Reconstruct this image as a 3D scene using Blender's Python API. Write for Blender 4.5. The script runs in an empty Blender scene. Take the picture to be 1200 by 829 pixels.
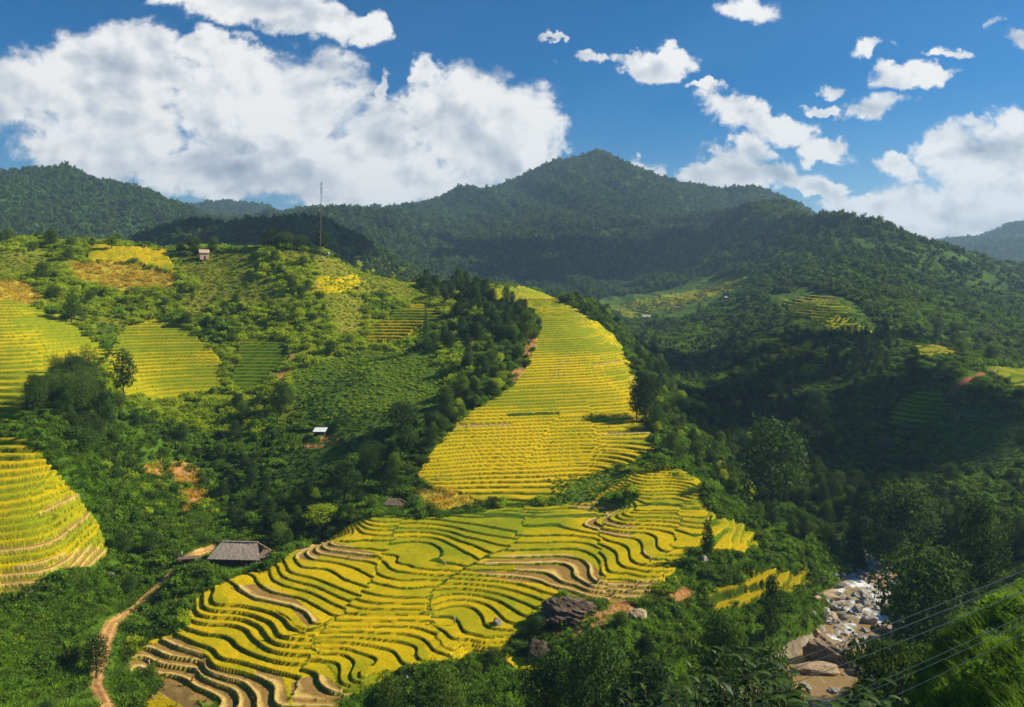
import bpy, math, random
import numpy as np
R = math.radians
HAZE_D = 0.00013
scene = bpy.context.scene
# ------------------------------------------------------------------ camera
cam_d = bpy.data.cameras.new('camera'); cam = bpy.data.objects.new('camera', cam_d)
scene.collection.objects.link(cam); scene.camera = cam
cam.location = (0, 0, 0); cam.rotation_euler = (R(90), 0, 0)
cam_d.sensor_width = 36.0; cam_d.lens = 36.0*942/1200
cam_d.shift_y = -(414.5-330.0)/1200.0
cam_d.clip_start = 0.1; cam_d.clip_end = 20000
# ------------------------------------------------------------------ light
SUN_AZ, SUN_EL = R(78), R(35)          # clockwise from straight ahead, above the horizon
sd = bpy.data.lights.new('sun', 'SUN'); sun = bpy.data.objects.new('sun', sd); scene.collection.objects.link(sun)
sd.energy = 5.0; sd.angle = R(0.53); sd.color = (1.0, 0.88, 0.67)
sun.rotation_euler = (R(90)-SUN_EL, 0, -SUN_AZ+math.pi)
sun.location = (400, 300, 400)
scene.view_settings.view_transform = 'Standard'; scene.view_settings.look = 'None'
scene.view_settings.exposure = 0.68; scene.view_settings.gamma = 1.0
scene.view_settings.use_curve_mapping = False
cy = scene.cycles
cy.max_bounces = 5; cy.diffuse_bounces = 2; cy.glossy_bounces = 2; cy.transmission_bounces = 3; cy.transparent_max_bounces = 6
cy.volume_bounces = 0; cy.use_denoising = True

# sky: Nishita plus clouds laid out by direction (u to the right, v down, in units of the photo)
world = bpy.data.worlds.new('World'); scene.world = world; world.use_nodes = True
nt = world.node_tree; nt.nodes.clear()
def N(kind, **kw):
    n = nt.nodes.new(kind)
    for k, v in kw.items(): setattr(n, k, v)
    return n
def setin(n, i, v):
    if hasattr(v, 'is_output') or isinstance(v, bpy.types.NodeSocket): nt.links.new(v, n.inputs[i])
    else: n.inputs[i].default_value = v
def M(op, a, b=0.0, c=None):
    n = N('ShaderNodeMath', operation=op); setin(n, 0, a); setin(n, 1, b)
    if c is not None: setin(n, 2, c)
    return n.outputs[0]
def VM(op, a, b=(0,0,0), c=None):
    n = N('ShaderNodeVectorMath', operation=op); setin(n, 0, a); setin(n, 1, b)
    if c is not None: setin(n, 2, c)
    return n.outputs[1] if op in ('DOT_PRODUCT', 'LENGTH') else n.outputs[0]
sky = N('ShaderNodeTexSky', sky_type='NISHITA'); sky.sun_disc = False
sky.sun_elevation = SUN_EL; sky.sun_rotation = SUN_AZ; sky.altitude = 1200; sky.air_density = 1.0; sky.dust_density = 0.3; sky.ozone_density = 2.5
hsv = N('ShaderNodeHueSaturation'); nt.links.new(sky.outputs[0], hsv.inputs['Color']); hsv.inputs['Saturation'].default_value = 1.6; hsv.inputs['Hue'].default_value = 0.503; hsv.inputs['Value'].default_value = 1.0
tc = N('ShaderNodeTexCoord'); sep = N('ShaderNodeSeparateXYZ'); nt.links.new(tc.outputs['Generated'], sep.inputs[0])
yy = M('MAXIMUM', sep.outputs[1], 0.05)
U_ = M('DIVIDE', sep.outputs[0], yy); V_ = M('DIVIDE', sep.outputs[2], yy)
cmb = N('ShaderNodeCombineXYZ'); setin(cmb, 0, U_); setin(cmb, 1, V_); P = cmb.outputs[0]     # P = (x/y, z/y)
def noise(vec, scale, detail, rough=0.55, color=False, dist=0.0):
    n = N('ShaderNodeTexNoise'); nt.links.new(vec, n.inputs['Vector'])
    n.inputs['Scale'].default_value = scale; n.inputs['Detail'].default_value = detail; n.inputs['Roughness'].default_value = rough; n.inputs['Distortion'].default_value = dist
    return n.outputs['Color'] if color else n.outputs['Fac']
warp = VM('MULTIPLY', VM('SUBTRACT', noise(P, 5.0, 5, 0.6, True), (0.5,0.5,0.5)), (0.14, 0.10, 0))
warp2 = VM('MULTIPLY', VM('SUBTRACT', noise(P, 22.0, 5, 0.65, True), (0.5,0.5,0.5)), (0.075, 0.05, 0))
PW = VM('ADD', VM('ADD', P, warp), warp2)
CLOUDS = [(10,105,80,45),(70,110,95,60),(165,100,80,58),(130,165,95,48),(215,195,75,38),(270,120,75,62),(350,135,75,62),(270,205,60,30),(370,205,95,38),(440,180,60,52),(470,215,110,34),
 (545,150,62,70),(605,160,70,55),(650,172,32,28),(500,85,18,24),(300,8,75,30),(262,62,44,26),(355,30,50,26),(250,0,50,20),(425,38,30,26),(445,110,14,26),
 (690,65,34,9),(765,78,40,18),(652,42,14,6),(870,10,56,20),(850,130,42,22),(905,155,48,20),(870,185,36,22),(955,178,44,16),(880,212,66,20),(950,222,40,12),
 (755,197,32,13),(1020,125,46,16),(1065,95,40,18),(965,122,24,7),(1040,60,30,10),(1110,65,22,9),(1190,48,26,18),(1165,25,20,8),(1140,150,30,12),(980,100,24,9),(820,110,22,8),
 (1120,182,50,32),(1190,175,52,40),(1050,190,34,14),(1085,225,84,34),(1185,235,80,50),(1010,240,46,16),(1060,260,90,20),
 (-150,120,120,60),(1350,150,110,70),(1500,60,90,40),(-350,60,110,50),(1300,20,60,20)]
acc = None
for (cu, cv, ru, rv) in CLOUDS:
    sx, sy = 942/ru, 942/rv
    q = VM('MULTIPLY_ADD', PW, (sx, sy, 0), (-(cu-600)/ru, -(330-cv)/rv, 0))
    d2 = VM('DOT_PRODUCT', q, q)
    if ru < 36: d2 = M('ADD', d2, 0.40)
    elif ru < 50: d2 = M('ADD', d2, 0.12)
    if acc is None: acc = d2
    else: acc = M('SMOOTH_MIN', acc, d2, 0.45)
base = M('SUBTRACT', 1.0, M('MINIMUM', acc, 3.0))
PS = VM('MULTIPLY', P, (1.0, 1.25, 1.0))
n1 = noise(PS, 9.0, 10, 0.62, dist=0.25)
PO = VM('ADD', PS, (0.012, 0.016, 0.0))
n2 = noise(PO, 9.0, 6, 0.58, dist=0.25)
dens = M('ADD', M('MULTIPLY', base, 0.55), M('MULTIPLY', M('SUBTRACT', n1, 0.47), 2.35))
al = N('ShaderNodeMapRange', interpolation_type='SMOOTHERSTEP'); setin(al, 0, dens); al.inputs[1].default_value = -0.16; al.inputs[2].default_value = 0.36
s1 = noise(PS, 7.0, 4, 0.5, dist=0.2); s2 = noise(PO, 7.0, 4, 0.5, dist=0.2)
emb = M('ADD', M('MULTIPLY', M('SUBTRACT', s1, s2), 3.0), M('MULTIPLY', M('SUBTRACT', n1, n2), 0.8))
lo = noise(PS, 4.0, 3, 0.5)
thick = N('ShaderNodeMapRange'); setin(thick, 0, dens); thick.inputs[1].default_value = 0.25; thick.inputs[2].default_value = 0.95
# brightness: lit towards the sun, greyer where thick and low
br = M('ADD', M('SUBTRACT', 0.97, M('MULTIPLY', thick.outputs[0], M('MULTIPLY', lo, 0.56))), emb)
br = M('MINIMUM', M('MAXIMUM', br, 0.30), 1.02)
cr = N('ShaderNodeValToRGB'); setin(cr, 0, br)
cr.color_ramp.elements[0].position = 0.35; cr.color_ramp.elements[0].color = (0.30, 0.36, 0.46, 1)
cr.color_ramp.elements[1].position = 1.0; cr.color_ramp.elements[1].color = (0.93, 0.92, 0.90, 1)
e = cr.color_ramp.elements.new(0.68); e.color = (0.58, 0.62, 0.67, 1)
hi = N('ShaderNodeMapRange'); setin(hi, 0, V_); hi.inputs[1].default_value = -0.02; hi.inputs[2].default_value = 0.05
cov = M('MULTIPLY', al.outputs[0], hi.outputs[0])
bg1 = N('ShaderNodeBackground'); nt.links.new(hsv.outputs[0], bg1.inputs[0]); bg1.inputs[1].default_value = 0.058
bg2 = N('ShaderNodeBackground'); nt.links.new(cr.outputs[0], bg2.inputs[0]); bg2.inputs[1].default_value = 0.66
mx = N('ShaderNodeMixShader'); setin(mx, 0, cov); nt.links.new(bg1.outputs[0], mx.inputs[1]); nt.links.new(bg2.outputs[0], mx.inputs[2])
wo = N('ShaderNodeOutputWorld'); nt.links.new(mx.outputs[0], wo.inputs[0])
world.cycles.sampling_method = 'MANUAL'; world.cycles.sample_map_resolution = 256
# ------------------------------------------------------------------ terrain shape
# The valley is described by survey points: image column, image row, metres ahead of the camera.
F, CX, HZ = 942.0, 600.0, 330.0          # focal length in photo pixels, centre column, horizon row

def col(u, *vy):
    return [(u, v, y) for v, y in vy]

SURVEY = []
SURVEY += col(-350,(950,3),(1150,15),(1050,60),(880,110),(760,150),(640,185),(520,225),(430,290),(350,380),(285,470),(305,560),(330,800),(270,1200),(205,1700),(240,2600),(300,4500))
SURVEY += col(-120,(950,3),(1160,15),(1080,60),(900,105),(820,130),(700,160),(620,185),(520,217),(440,285),(350,380),(285,470),(305,560),(335,800),(280,1100),(207,1700),(250,2600),(300,4500))
SURVEY += col(0,(950,3),(1160,15),(1080,60),(880,118),(829,135),(760,156),(690,180),(613,193),(530,217),(500,240),(440,290),(390,335),(350,380),(315,425),(285,470),(300,560),(340,800),(290,1100),(203,1700),(250,2600),(300,4500))
SURVEY += col(75,(829,145),(740,170),(690,184),(633,198),(592,209),(545,219),(500,242),(208,1720))
SURVEY += col(120,(880,128),(829,148),(780,163),(740,178),(700,195),(660,207),(620,222),(560,242),(480,275),(430,330),(380,380),(330,425),(287,468),(310,560),(345,800),(300,1100),(219,1750),(260,2600))
SURVEY += col(200,(950,3),(1160,15),(1080,60),(900,115),(700,200),(650,217),(600,246),(560,268),(500,298),(450,330),(400,370),(350,415),(292,470),(315,560),(330,720),(268,900),(300,1200),(256,1900),(268,2400))
SURVEY += col(300,(900,118),(655,215),(620,240),(590,262),(540,285),(500,305),(450,335),(400,372),(350,412),(300,452),(293,472),(315,560),(330,720),(262,900),(300,1150),(262,1500),(250,2500),(244,3300),(290,4200))
SURVEY += col(255,(240,3300))
SURVEY += col(380,(640,228),(600,243),(570,258),(540,275),(506,295),(450,330),(400,370),(350,410),(320,435),(297,460),(312,520),(335,680),(262,880),(290,1100),(252,1700),(245,2300))
SURVEY += col(430,(590,244),(550,263),(500,290),(450,325),(410,360),(380,395),(350,430),(325,470),(350,560),(345,700),(303,850),(310,1100),(252,1700),(245,2300),(280,3000))
SURVEY += col(490,(580,249),(540,262),(500,285),(460,315),(420,345),(390,380),(370,410),(350,450),(334,510),(360,600),(350,800),(320,1000),(290,1400),(245,2100),(237,2350),(270,3000))
SURVEY += col(550,(950,3),(1150,15),(1080,50),(960,100),(880,130),(829,146),(800,157),(775,165),(588,242),(574,251),(540,266),(500,285),(470,305),(430,335),(400,365),(370,410),(350,460),(333,530),(350,640),(365,800),(345,1100),(300,1500),(240,2100),(226,2400),(270,3200))
SURVEY += col(620,(950,100),(870,130),(829,143),(790,155),(765,166),(588,242),(574,251),(540,268),(500,288),(465,312),(430,342),(400,376),(370,430),(350,490),(338,560),(355,700),(368,850),(345,1150),(300,1500),(245,2000),(205,2450),(260,3200))
SURVEY += col(700,(950,3),(1150,15),(1080,50),(960,100),(880,125),(829,140),(790,152),(765,158),(735,166),(580,244),(565,256),(540,270),(500,292),(465,318),(430,352),(400,392),(375,440),(362,480),(385,580),(385,750),(365,950),(340,1200),(300,1500),(240,2000),(179,2500),(240,3200))
SURVEY += col(745,(575,240),(555,252),(530,272),(500,296),(465,325),(440,355),(420,390),(425,450),(415,560),(395,750),(190,2450))
SURVEY += col(800,(950,60),(880,120),(829,140),(780,158),(745,172),(720,178),(552,250),(530,275),(500,305),(480,340),(470,400),(445,520),(410,680),(375,850),(345,1050),(300,1450),(250,1950),(218,2450),(260,3200))
SURVEY += col(850,(829,148),(780,166),(740,178),(700,190),(680,194),(645,204),(615,219),(600,233),(585,250),(565,280),(530,330),(470,450),(430,560),(385,720),(350,900),(310,1150),(262,1400),(222,2420))
SURVEY += col(885,(650,218),(600,262),(576,285),(540,320),(480,420),(430,500),(240,1400),(224,2380))
SURVEY += col(925,(950,3),(1150,15),(1080,50),(960,100),(880,128),(829,148),(780,164),(740,176),(700,192),(660,212),(640,225),(600,262),(560,295),(520,335),(470,400),(430,460),(390,600),(350,780),(310,980),(265,1220),(231,1420),(262,1800),(240,2400))
SURVEY += col(1000,(1080,60),(940,110),(860,140),(829,155),(785,176),(755,188),(720,205),(690,218),(665,230),(625,258),(580,290),(540,322),(480,385),(430,450),(400,510),(370,610),(340,740),(310,880),(280,1030),(258,1180),(290,1400),(305,2000),(300,3000))
SURVEY += col(1050,(1080,45),(1000,85),(900,120),(829,145),(780,170),(740,190),(700,208),(670,228),(620,258),(560,300),(500,350),(450,400),(415,450),(400,500),(395,580),(345,780),(310,920),(272,1120),(300,1400),(290,3300))
SURVEY += col(1100,(950,3),(1100,15),(950,40),(829,56),(775,67),(810,85),(800,125),(770,158),(735,182),(690,205),(640,238),(580,280),(520,325),(460,375),(430,415),(412,455),(405,520),(390,600),(350,800),(312,960),(286,1110),(310,1500),(286,3300),(320,4500))
SURVEY += col(1200,(950,3),(1050,15),(920,33),(829,45),(760,60),(715,75),(750,95),(740,135),(705,175),(655,215),(590,260),(520,315),(470,370),(445,410),(440,460),(430,540),(395,650),(355,860),(330,1010),(340,1500),(305,2500),(266,3500),(300,4500))
SURVEY += col(1380,(900,3),(980,15),(850,33),(760,45),(700,60),(650,80),(690,105),(690,140),(650,180),(590,225),(530,270),(470,340),(440,400),(430,520),(390,650),(360,860),(340,1050),(345,1500),(290,2500),(250,3500),(300,4500))
SURVEY += col(1600,(860,3),(900,15),(780,35),(680,60),(600,90),(600,150),(500,250),(430,450),(380,700),(350,1100),(345,1500),(280,2500),(245,3500))
# terrace edges of the lower field: level number, then points (column,row) along the edge
Z0, DZ = -74.5, 0.55
EDGES = [
 (0,[(316,669),(326,684),(365,695),(391,708),(434,718),(495,717),(532,711),(558,716),(566,731),(588,739),(610,740)]),
 (2,[(337,663),(341,669),(387,684),(421,696),(452,702),(499,704)]),
 (6,[(382,638),(397,643),(421,646),(443,649),(465,659),(484,665),(512,668),(534,669)]),
 (7,[(395,632),(430,635),(473,634),(508,636),(519,643),(549,658)]),
 (11,[(432,609),(495,611)]),(13,[(593,596),(660,597),(716,597)]),
 (11.5,[(540,612),(620,623),(700,628),(711,633)]),(10.8,[(727,649),(740,665),(775,668)]),
 (9.5,[(540,628),(583,639),(630,641),(689,643),(708,657),(713,671),(736,673)]),
 (13.5,[(700,617),(753,623)]),(14,[(799,640)]),
 (8,[(567,655),(620,656),(673,657),(687,668),(690,679),(700,685),(761,687)]),
 (3,[(351,656),(380,663),(408,674),(430,683),(452,688),(499,689)]),(4.6,[(430,657),(447,665),(465,675),(517,677)]),(5.3,[(441,653),(460,659),(478,667),(495,671),(525,673)]),
 (7,[(548,663),(600,664),(657,665),(665,679)]),(6,[(673,689),(705,697),(767,697)]),
 (21,[(760,580),(800,580)]),(18,[(740,600),(780,600),(825,598)]),(25,[(790,562),(825,570)]),(15,[(800,620),(828,622)]),(13,[(825,645)]),
 (-1,[(380,717),(434,725),(510,725),(532,729),(549,744),(575,748)]),
 (-2,[(274,694),(281,701),(309,706),(335,713),(357,722),(370,733),(380,734),(475,733),(501,737),(519,744),(532,753),(566,756)]),
 (-3,[(380,740),(475,742),(501,751),(521,764),(538,767),(575,762)]),
 (-3.2,[(248,697),(248,707),(261,711),(302,716),(326,725),(339,738),(357,742)]),
 (-4.8,[(236,703),(237,714),(270,720),(300,726),(318,735),(324,748),(344,752)]),
 (-4,[(380,748),(445,750),(488,759),(493,774)]),(-5,[(380,754),(432,757),(454,762),(473,779)]),
 (-6,[(380,760),(417,766),(438,779),(451,790)]),(-7,[(380,769),(402,770),(412,779),(410,794),(428,803)]),
 (-6.6,[(224,714),(227,725),(261,729),(287,733),(300,744),(309,753),(318,759)]),
 (-9,[(261,757),(292,772),(324,781),(357,785),(370,790),(378,803),(400,813)]),
 (-10.5,[(209,753),(235,764),(248,774),(279,783),(324,796),(335,805),(331,820)]),
 (-12,[(179,757),(198,766),(235,772),(242,783),(270,794),(300,807),(307,820)]),
 (-13.5,[(149,772),(188,777),(222,783),(235,785),(248,798),(274,807),(283,824)]),
 (-15,[(151,783),(200,790),(231,805),(261,822)]),
 (-12,[(400,835),(430,822)]),(-13,[(360,850)]),
]
for lv, pts in EDGES:
    z = Z0 + DZ*lv
    for u, v in pts:
        SURVEY.append((u, v, -z*F/(v-HZ)))

def _phi(d2):
    return 0.5*d2*np.log(d2+1e-9)
class Surface:
    def __init__(s, pts, lam=2e-4):
        p = np.array(pts, float)
        s.c = np.stack([p[:,0]/F*6, np.log(p[:,2])*6], 1)
        n = len(p)
        d2 = ((s.c[:,None]-s.c[None])**2).sum(-1)
        A = np.zeros((n+3, n+3)); A[:n,:n] = _phi(d2) + lam*np.eye(n)*10
        A[:n,n] = 1; A[:n,n+1:] = s.c; A[n,:n] = 1; A[n+1:,:n] = s.c.T
        b = np.zeros(n+3); b[:n] = p[:,1]
        s.w = np.linalg.solve(A, b); s.n = n
    def __call__(s, u, y):
        q = np.stack([np.ravel(u)/F*6, np.log(np.ravel(y))*6], 1)
        out = np.empty(len(q))
        for i in range(0, len(q), 20000):
            k = q[i:i+20000]
            d2 = ((k**2).sum(1)[:,None] + (s.c**2).sum(1)[None] - 2*k@s.c.T).clip(0)
            out[i:i+20000] = _phi(d2)@s.w[:s.n] + s.w[s.n] + k@s.w[s.n+1:]
        return out.reshape(np.shape(u))

# value noise (numpy), periodic lattice with smooth interpolation
_rng = np.random.RandomState(7)
_T = _rng.rand(256, 256)
def vnoise(x, y):
    xi = np.floor(x).astype(int); yi = np.floor(y).astype(int)
    fx = x-xi; fy = y-yi
    fx = fx*fx*fx*(fx*(fx*6-15)+10); fy = fy*fy*fy*(fy*(fy*6-15)+10)
    a = _T[xi&255, yi&255]; b = _T[(xi+1)&255, yi&255]; c = _T[xi&255, (yi+1)&255]; d = _T[(xi+1)&255, (yi+1)&255]
    return (a*(1-fx)+b*fx)*(1-fy) + (c*(1-fx)+d*fx)*fy
def fbm(x, y, o=4, seed=0):
    t = 0; a = 0.5; s = 0
    for i in range(o):
        k = 2.03**i
        t = t + a*(vnoise(x*k+17.3*i+seed*31.7, y*k+9.1*i+seed*12.9)-0.5)*2; s += a; a *= 0.5
    return t/s
def ridged(x, y, o=4, seed=0):
    t = 0; a = 0.5; s = 0
    for i in range(o):
        k = 2.03**i
        n = 1-np.abs(vnoise(x*k+5.3*i+seed*31.7, y*k+19.1*i+seed*12.9)*2-1)
        t = t + a*n; s += a; a *= 0.5
    return t/s

def inpoly(u, v, poly):
    p = np.array(poly, float); r = np.zeros(np.shape(u), bool)
    b = (u > p[:,0].min()) & (u < p[:,0].max()) & (v > p[:,1].min()) & (v < p[:,1].max())
    uu = u[b]; vv = v[b]; rr = np.zeros(uu.shape, bool)
    j = len(p)-1
    for i in range(len(p)):
        (x1, y1), (x2, y2) = p[i], p[j]
        if y1 != y2:
            c = ((y1 > vv) != (y2 > vv)) & (uu < (x2-x1)*(vv-y1)/(y2-y1)+x1)
            rr ^= c
        j = i
    r[b] = rr
    return r
def sm(a, b, x):
    t = ((x-a)/(b-a)).clip(0, 1); return t*t*(3-2*t)

# grid: columns u (photo pixels) x rows Y (metres ahead)
UC = np.concatenate([np.linspace(-340,-45,24)[:-1], np.arange(-45,1245,1.25), np.linspace(1245,1590,28)[1:]])
YR = np.concatenate([np.geomspace(3,130,110)[:-1], np.arange(130,262,0.3), np.arange(262,420,0.42), np.geomspace(420,1000,300), np.geomspace(1000,4600,330)[1:]])
def base_grid():
    uc = np.linspace(UC[0], UC[-1], 260); yl = np.linspace(math.log(3), math.log(4600.5), 420)
    U, L = np.meshgrid(uc, yl)
    G = Surface(SURVEY)(U, np.exp(L))
    return uc, yl, G
_uc, _yl, _G = base_grid()
def _cub(t):   # Catmull-Rom weights
    return (-0.5*t+t*t-0.5*t**3, 1-2.5*t*t+1.5*t**3, 0.5*t+2*t*t-1.5*t**3, -0.5*t*t+0.5*t**3)
def base_v(u, y):
    a = ((u-_uc[0])/(_uc[1]-_uc[0])).clip(1, len(_uc)-2.001); b = ((np.log(y)-_yl[0])/(_yl[1]-_yl[0])).clip(1, len(_yl)-2.001)
    i = a.astype(int).clip(1, len(_uc)-3); j = b.astype(int).clip(1, len(_yl)-3)
    wa = _cub(a-i); wb = _cub(b-j); out = 0
    for m in range(4):
        r = 0
        for n in range(4):
            r = r + wa[n]*_G[j+m-1, i+n-1]
        out = out + wb[m]*r
    return out
# ------------------------------------------------------------------ land cover
U, Y = np.meshgrid(UC, YR)
V = base_v(U, Y)
X = (U-CX)/F*Y
Z = -(V-HZ)/F*Y
# land cover outlines: (name, outline in photo columns/rows, nearest, farthest, terrace step)
LOWER = [(145,790),(150,768),(175,752),(200,745),(215,735),(222,708),(245,690),(262,680),(285,672),(312,668),(335,650),(360,640),(383,634),(400,622),(430,606),(500,607),(560,600),(600,594),(690,590),(712,572),(745,555),(792,548),(825,562),(845,590),(842,615),(828,640),(800,655),(792,668),(785,680),(770,697),(735,705),(700,706),(660,700),(640,712),(625,735),(606,742),(580,763),(540,772),(505,778),(478,784),(455,793),(432,808),(405,820),(398,850),(260,850),(235,822),(190,800)]
RIDGE = [(560,336),(600,332),(640,343),(675,362),(700,378),(722,396),(738,425),(748,455),(754,485),(762,510),(768,530),(735,545),(700,556),(672,566),(655,583),(600,592),(560,588),(540,578),(505,572),(488,556),(500,540),(522,510),(540,492),(560,478),(582,466),(606,446),(624,415),(632,392),(625,366),(600,358),(560,352)]
LEFTLOW = [(-340,505),(30,514),(58,545),(92,580),(112,612),(134,650),(104,664),(50,686),(0,702),(-340,760)]
LEFTMID = [(-340,350),(0,350),(40,358),(75,372),(105,395),(128,412),(112,425),(70,432),(48,452),(36,478),(20,500),(-340,500)]
MIDLEFT = [(150,382),(185,374),(215,384),(240,402),(264,430),(256,452),(225,462),(180,468),(140,462),(128,445),(122,425),(135,400)]
SMALLT = [(283,397),(318,395),(335,405),(338,420),(322,440),(300,458),(268,456),(276,425)]
FIELDS = [('lower', LOWER, 135, 262, 0.5), ('ridge', RIDGE, 240, 575, 0.82), ('leftlow', LEFTLOW, 130, 245, 1.35), ('leftmid', LEFTMID, 225, 400, 1.15),
 ('midleft', MIDLEFT, 270, 430, 1.15), ('smallt', SMALLT, 270, 430, 1.2), ('top', [(100,286),(150,288),(195,292),(210,322),(160,308),(104,306)], 370, 480, 1.3),
 ('knoll', [(428,388),(450,372),(480,356),(508,360),(520,374),(492,382),(472,398),(428,400)], 330, 480, 1.2),
 ('knollb', [(368,328),(420,322),(425,334),(400,346),(368,346)], 380, 480, 1.3),
 ('bench', [(832,606),(866,612),(884,628),(892,645),(860,650),(834,646)], 150, 260, 1.6),
 ('benchb', [(868,670),(900,664),(945,660),(950,672),(930,680),(870,686)], 150, 260, 2.2),
 ('benchc', [(838,690),(850,684),(892,682),(898,694),(880,704),(838,716),(824,704)], 140, 240, 2.4),
 ('benchd', [(590,768),(615,768),(640,772),(632,788),(600,784)], 135, 200, 0.6),
 ('corner', [(196,800),(225,806),(236,829),(240,850),(150,850),(165,822)], 130, 190, 0.6),
 ('farb', [(900,446),(930,432),(968,420),(958,440),(930,452),(902,462)], 380, 700, 1.6),
 ('farc', [(1064,406),(1100,403),(1124,418),(1074,421)], 380, 560, 1.2), ('fard', [(1152,430),(1200,432),(1240,445),(1200,456),(1166,442)], 340, 700, 1.4),
 ('fare', [(1060,462),(1104,456),(1112,490),(1060,505),(1034,502)], 300, 460, 1.4),
 ('farf', [(944,368),(975,363),(1010,382),(1024,392),(985,392)], 480, 900, 1.6), ('farg', [(912,352),(956,342),(1002,360),(985,370),(930,370)], 480, 950, 1.8),
 ('farh', [(700,344),(740,334),(770,328),(800,330),(790,352),(745,372),(706,362)], 600, 1100, 2.2), ('fari', [(775,355),(800,336),(872,322),(880,330),(840,345),(790,366)], 600, 1150, 2.2)]
MEADOWS = [([(340,438),(420,405),(492,410),(532,450),(522,480),(482,492),(442,522),(402,542),(372,562),(318,572),(330,540),(368,500),(345,480)],230,420),
 ([(310,292),(380,297),(432,318),(400,314),(330,302)],400,480),([(430,322),(470,330),(510,352),(480,356),(440,345)],380,560),([(470,330),(606,332),(606,338),(480,337)],430,600),
 ([(640,560),(760,550),(745,556),(715,572),(690,590),(650,592)],225,270),([(205,300),(300,296),(300,318),(270,334),(215,332)],370,470),([(212,318),(290,322),(330,345),(300,360),(240,350)],340,470),([(380,345),(430,350),(425,385),(390,395)],320,470),([(370,298),(436,318),(452,345),(420,350),(380,335)],360,490),([(-60,295),(60,300),(64,322),(-60,322)],380,480),([(105,372),(150,378),(140,400),(130,440),(118,425),(128,412)],280,420),([(205,345),(250,352),(250,372),(215,372)],330,430),([(770,430),(830,440),(850,470),(800,470)],280,500),
 ([(690,346),(765,322),(885,318),(862,346),(805,378),(742,380)],480,1150),([(895,350),(950,335),(1010,355),(1040,395),(960,400)],430,950),([(1090,470),(1200,480),(1200,560),(1100,540)],240,420),([(820,455),(850,460),(845,480),(815,470)],300,480)]
CORN = [([(80,308),(150,308),(208,322),(206,344),(130,340),(88,330)],380,470),([(-100,325),(28,328),(58,348),(40,358),(-100,348)],370,450),([(482,572),(560,577),(585,588),(500,602)],235,270)]
SOIL = [([(640,735),(690,722),(720,705),(772,698),(800,684),(822,694),(800,708),(760,716),(740,728),(700,738),(660,756)],130,190),
 ([(165,545),(215,540),(240,555),(245,590),(215,600),(205,560),(170,558)],230,300),([(620,392),(634,392),(632,410),(606,446),(588,462),(584,458),(612,425)],290,450),
 ([(335,400),(345,418),(330,446),(322,446),(334,420),(326,402)],330,430),([(276,400),(284,400),(284,440),(270,458),(266,452)],330,430),([(716,396),(726,402),(730,412),(722,406)],330,480),
 ([(1110,462),(1126,488),(1122,498),(1106,484)],300,420),([(376,508),(398,508),(400,516),(376,516)],285,310),([(355,518),(396,520),(396,524),(355,524)],285,300),
 ([(752,450),(760,470),(766,500),(772,520),(764,512),(754,480)],270,400),([(290,395),(330,390),(338,396),(300,399)],380,430),
 ([(140,758),(152,742),(182,732),(184,738),(168,750)],140,230),([(158,738),(172,726),(196,720),(192,730)],150,240),([(164,722),(200,708),(212,708),(196,718)],150,240),([(190,704),(215,697),(238,695),(220,703)],150,240)]
HARV = [[(545,668),(575,655),(600,650),(665,650),(695,662),(710,682),(800,680),(800,704),(690,706),(655,694),(640,684),(600,682)],[(352,640),(385,634),(440,648),(440,655),(400,660),(345,655)],
 [(268,688),(300,684),(345,700),(375,728),(360,735),(340,712),(300,705)],[(140,795),(150,765),(205,745),(250,770),(330,790),(345,850),(260,850)],[(385,795),(410,815),(410,840),(345,840),(340,800),(365,790)],[(0,670),(110,640),(134,650),(50,690),(0,704)]]
DRY = RIDGE[:2]

fid = np.zeros(U.shape, np.int16); step = np.ones(U.shape); edge = np.zeros(U.shape)
wu = U + 4*fbm(U/14, V/9, 3, 3); wv = V + 2.2*fbm(U/14, V/9, 3, 4)
for k, (nm, poly, y0, y1, h) in enumerate(FIELDS):
    m = inpoly(wu, wv, poly) & (Y > y0) & (Y < y1)
    fid[m] = k+1; step[m] = h
meadow = np.zeros(U.shape, bool); corn = meadow.copy(); soil = meadow.copy(); harv = meadow.copy()
for p, a, b in MEADOWS: meadow |= inpoly(wu, wv, p) & (Y > a) & (Y < b)
for p, a, b in CORN: corn |= inpoly(wu, wv, p) & (Y > a) & (Y < b)
for p, a, b in SOIL: soil |= inpoly(wu, wv, p) & (Y > a) & (Y < b)
for p in HARV: harv |= inpoly(U, V, p) & (Y < 262)
terr = fid > 0
soil &= ~terr; corn &= ~terr

# relief: gullies and spurs on the mountains, small lumps on the near slopes
w1 = sm(420, 900, Y); w2 = sm(800, 1600, Y)
Zr = Z + (~terr)*0
rel = w1*13*(ridged(X/95, Y/190, 3, 1)-0.66) + w2*80*(ridged(X/260+Y/900, Y/620, 4, 2)-0.70) + w1*3*fbm(X/30, Y/30, 3, 5)
hillm = sm(262, 330, Y)*(1-terr)
rel += (1-terr)*(0.9*fbm(X/14, Y/14, 3, 6)*sm(20,60,Y)) + hillm*2.0*fbm(X/38, Y/38, 2, 8)
Z = Z + rel

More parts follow.
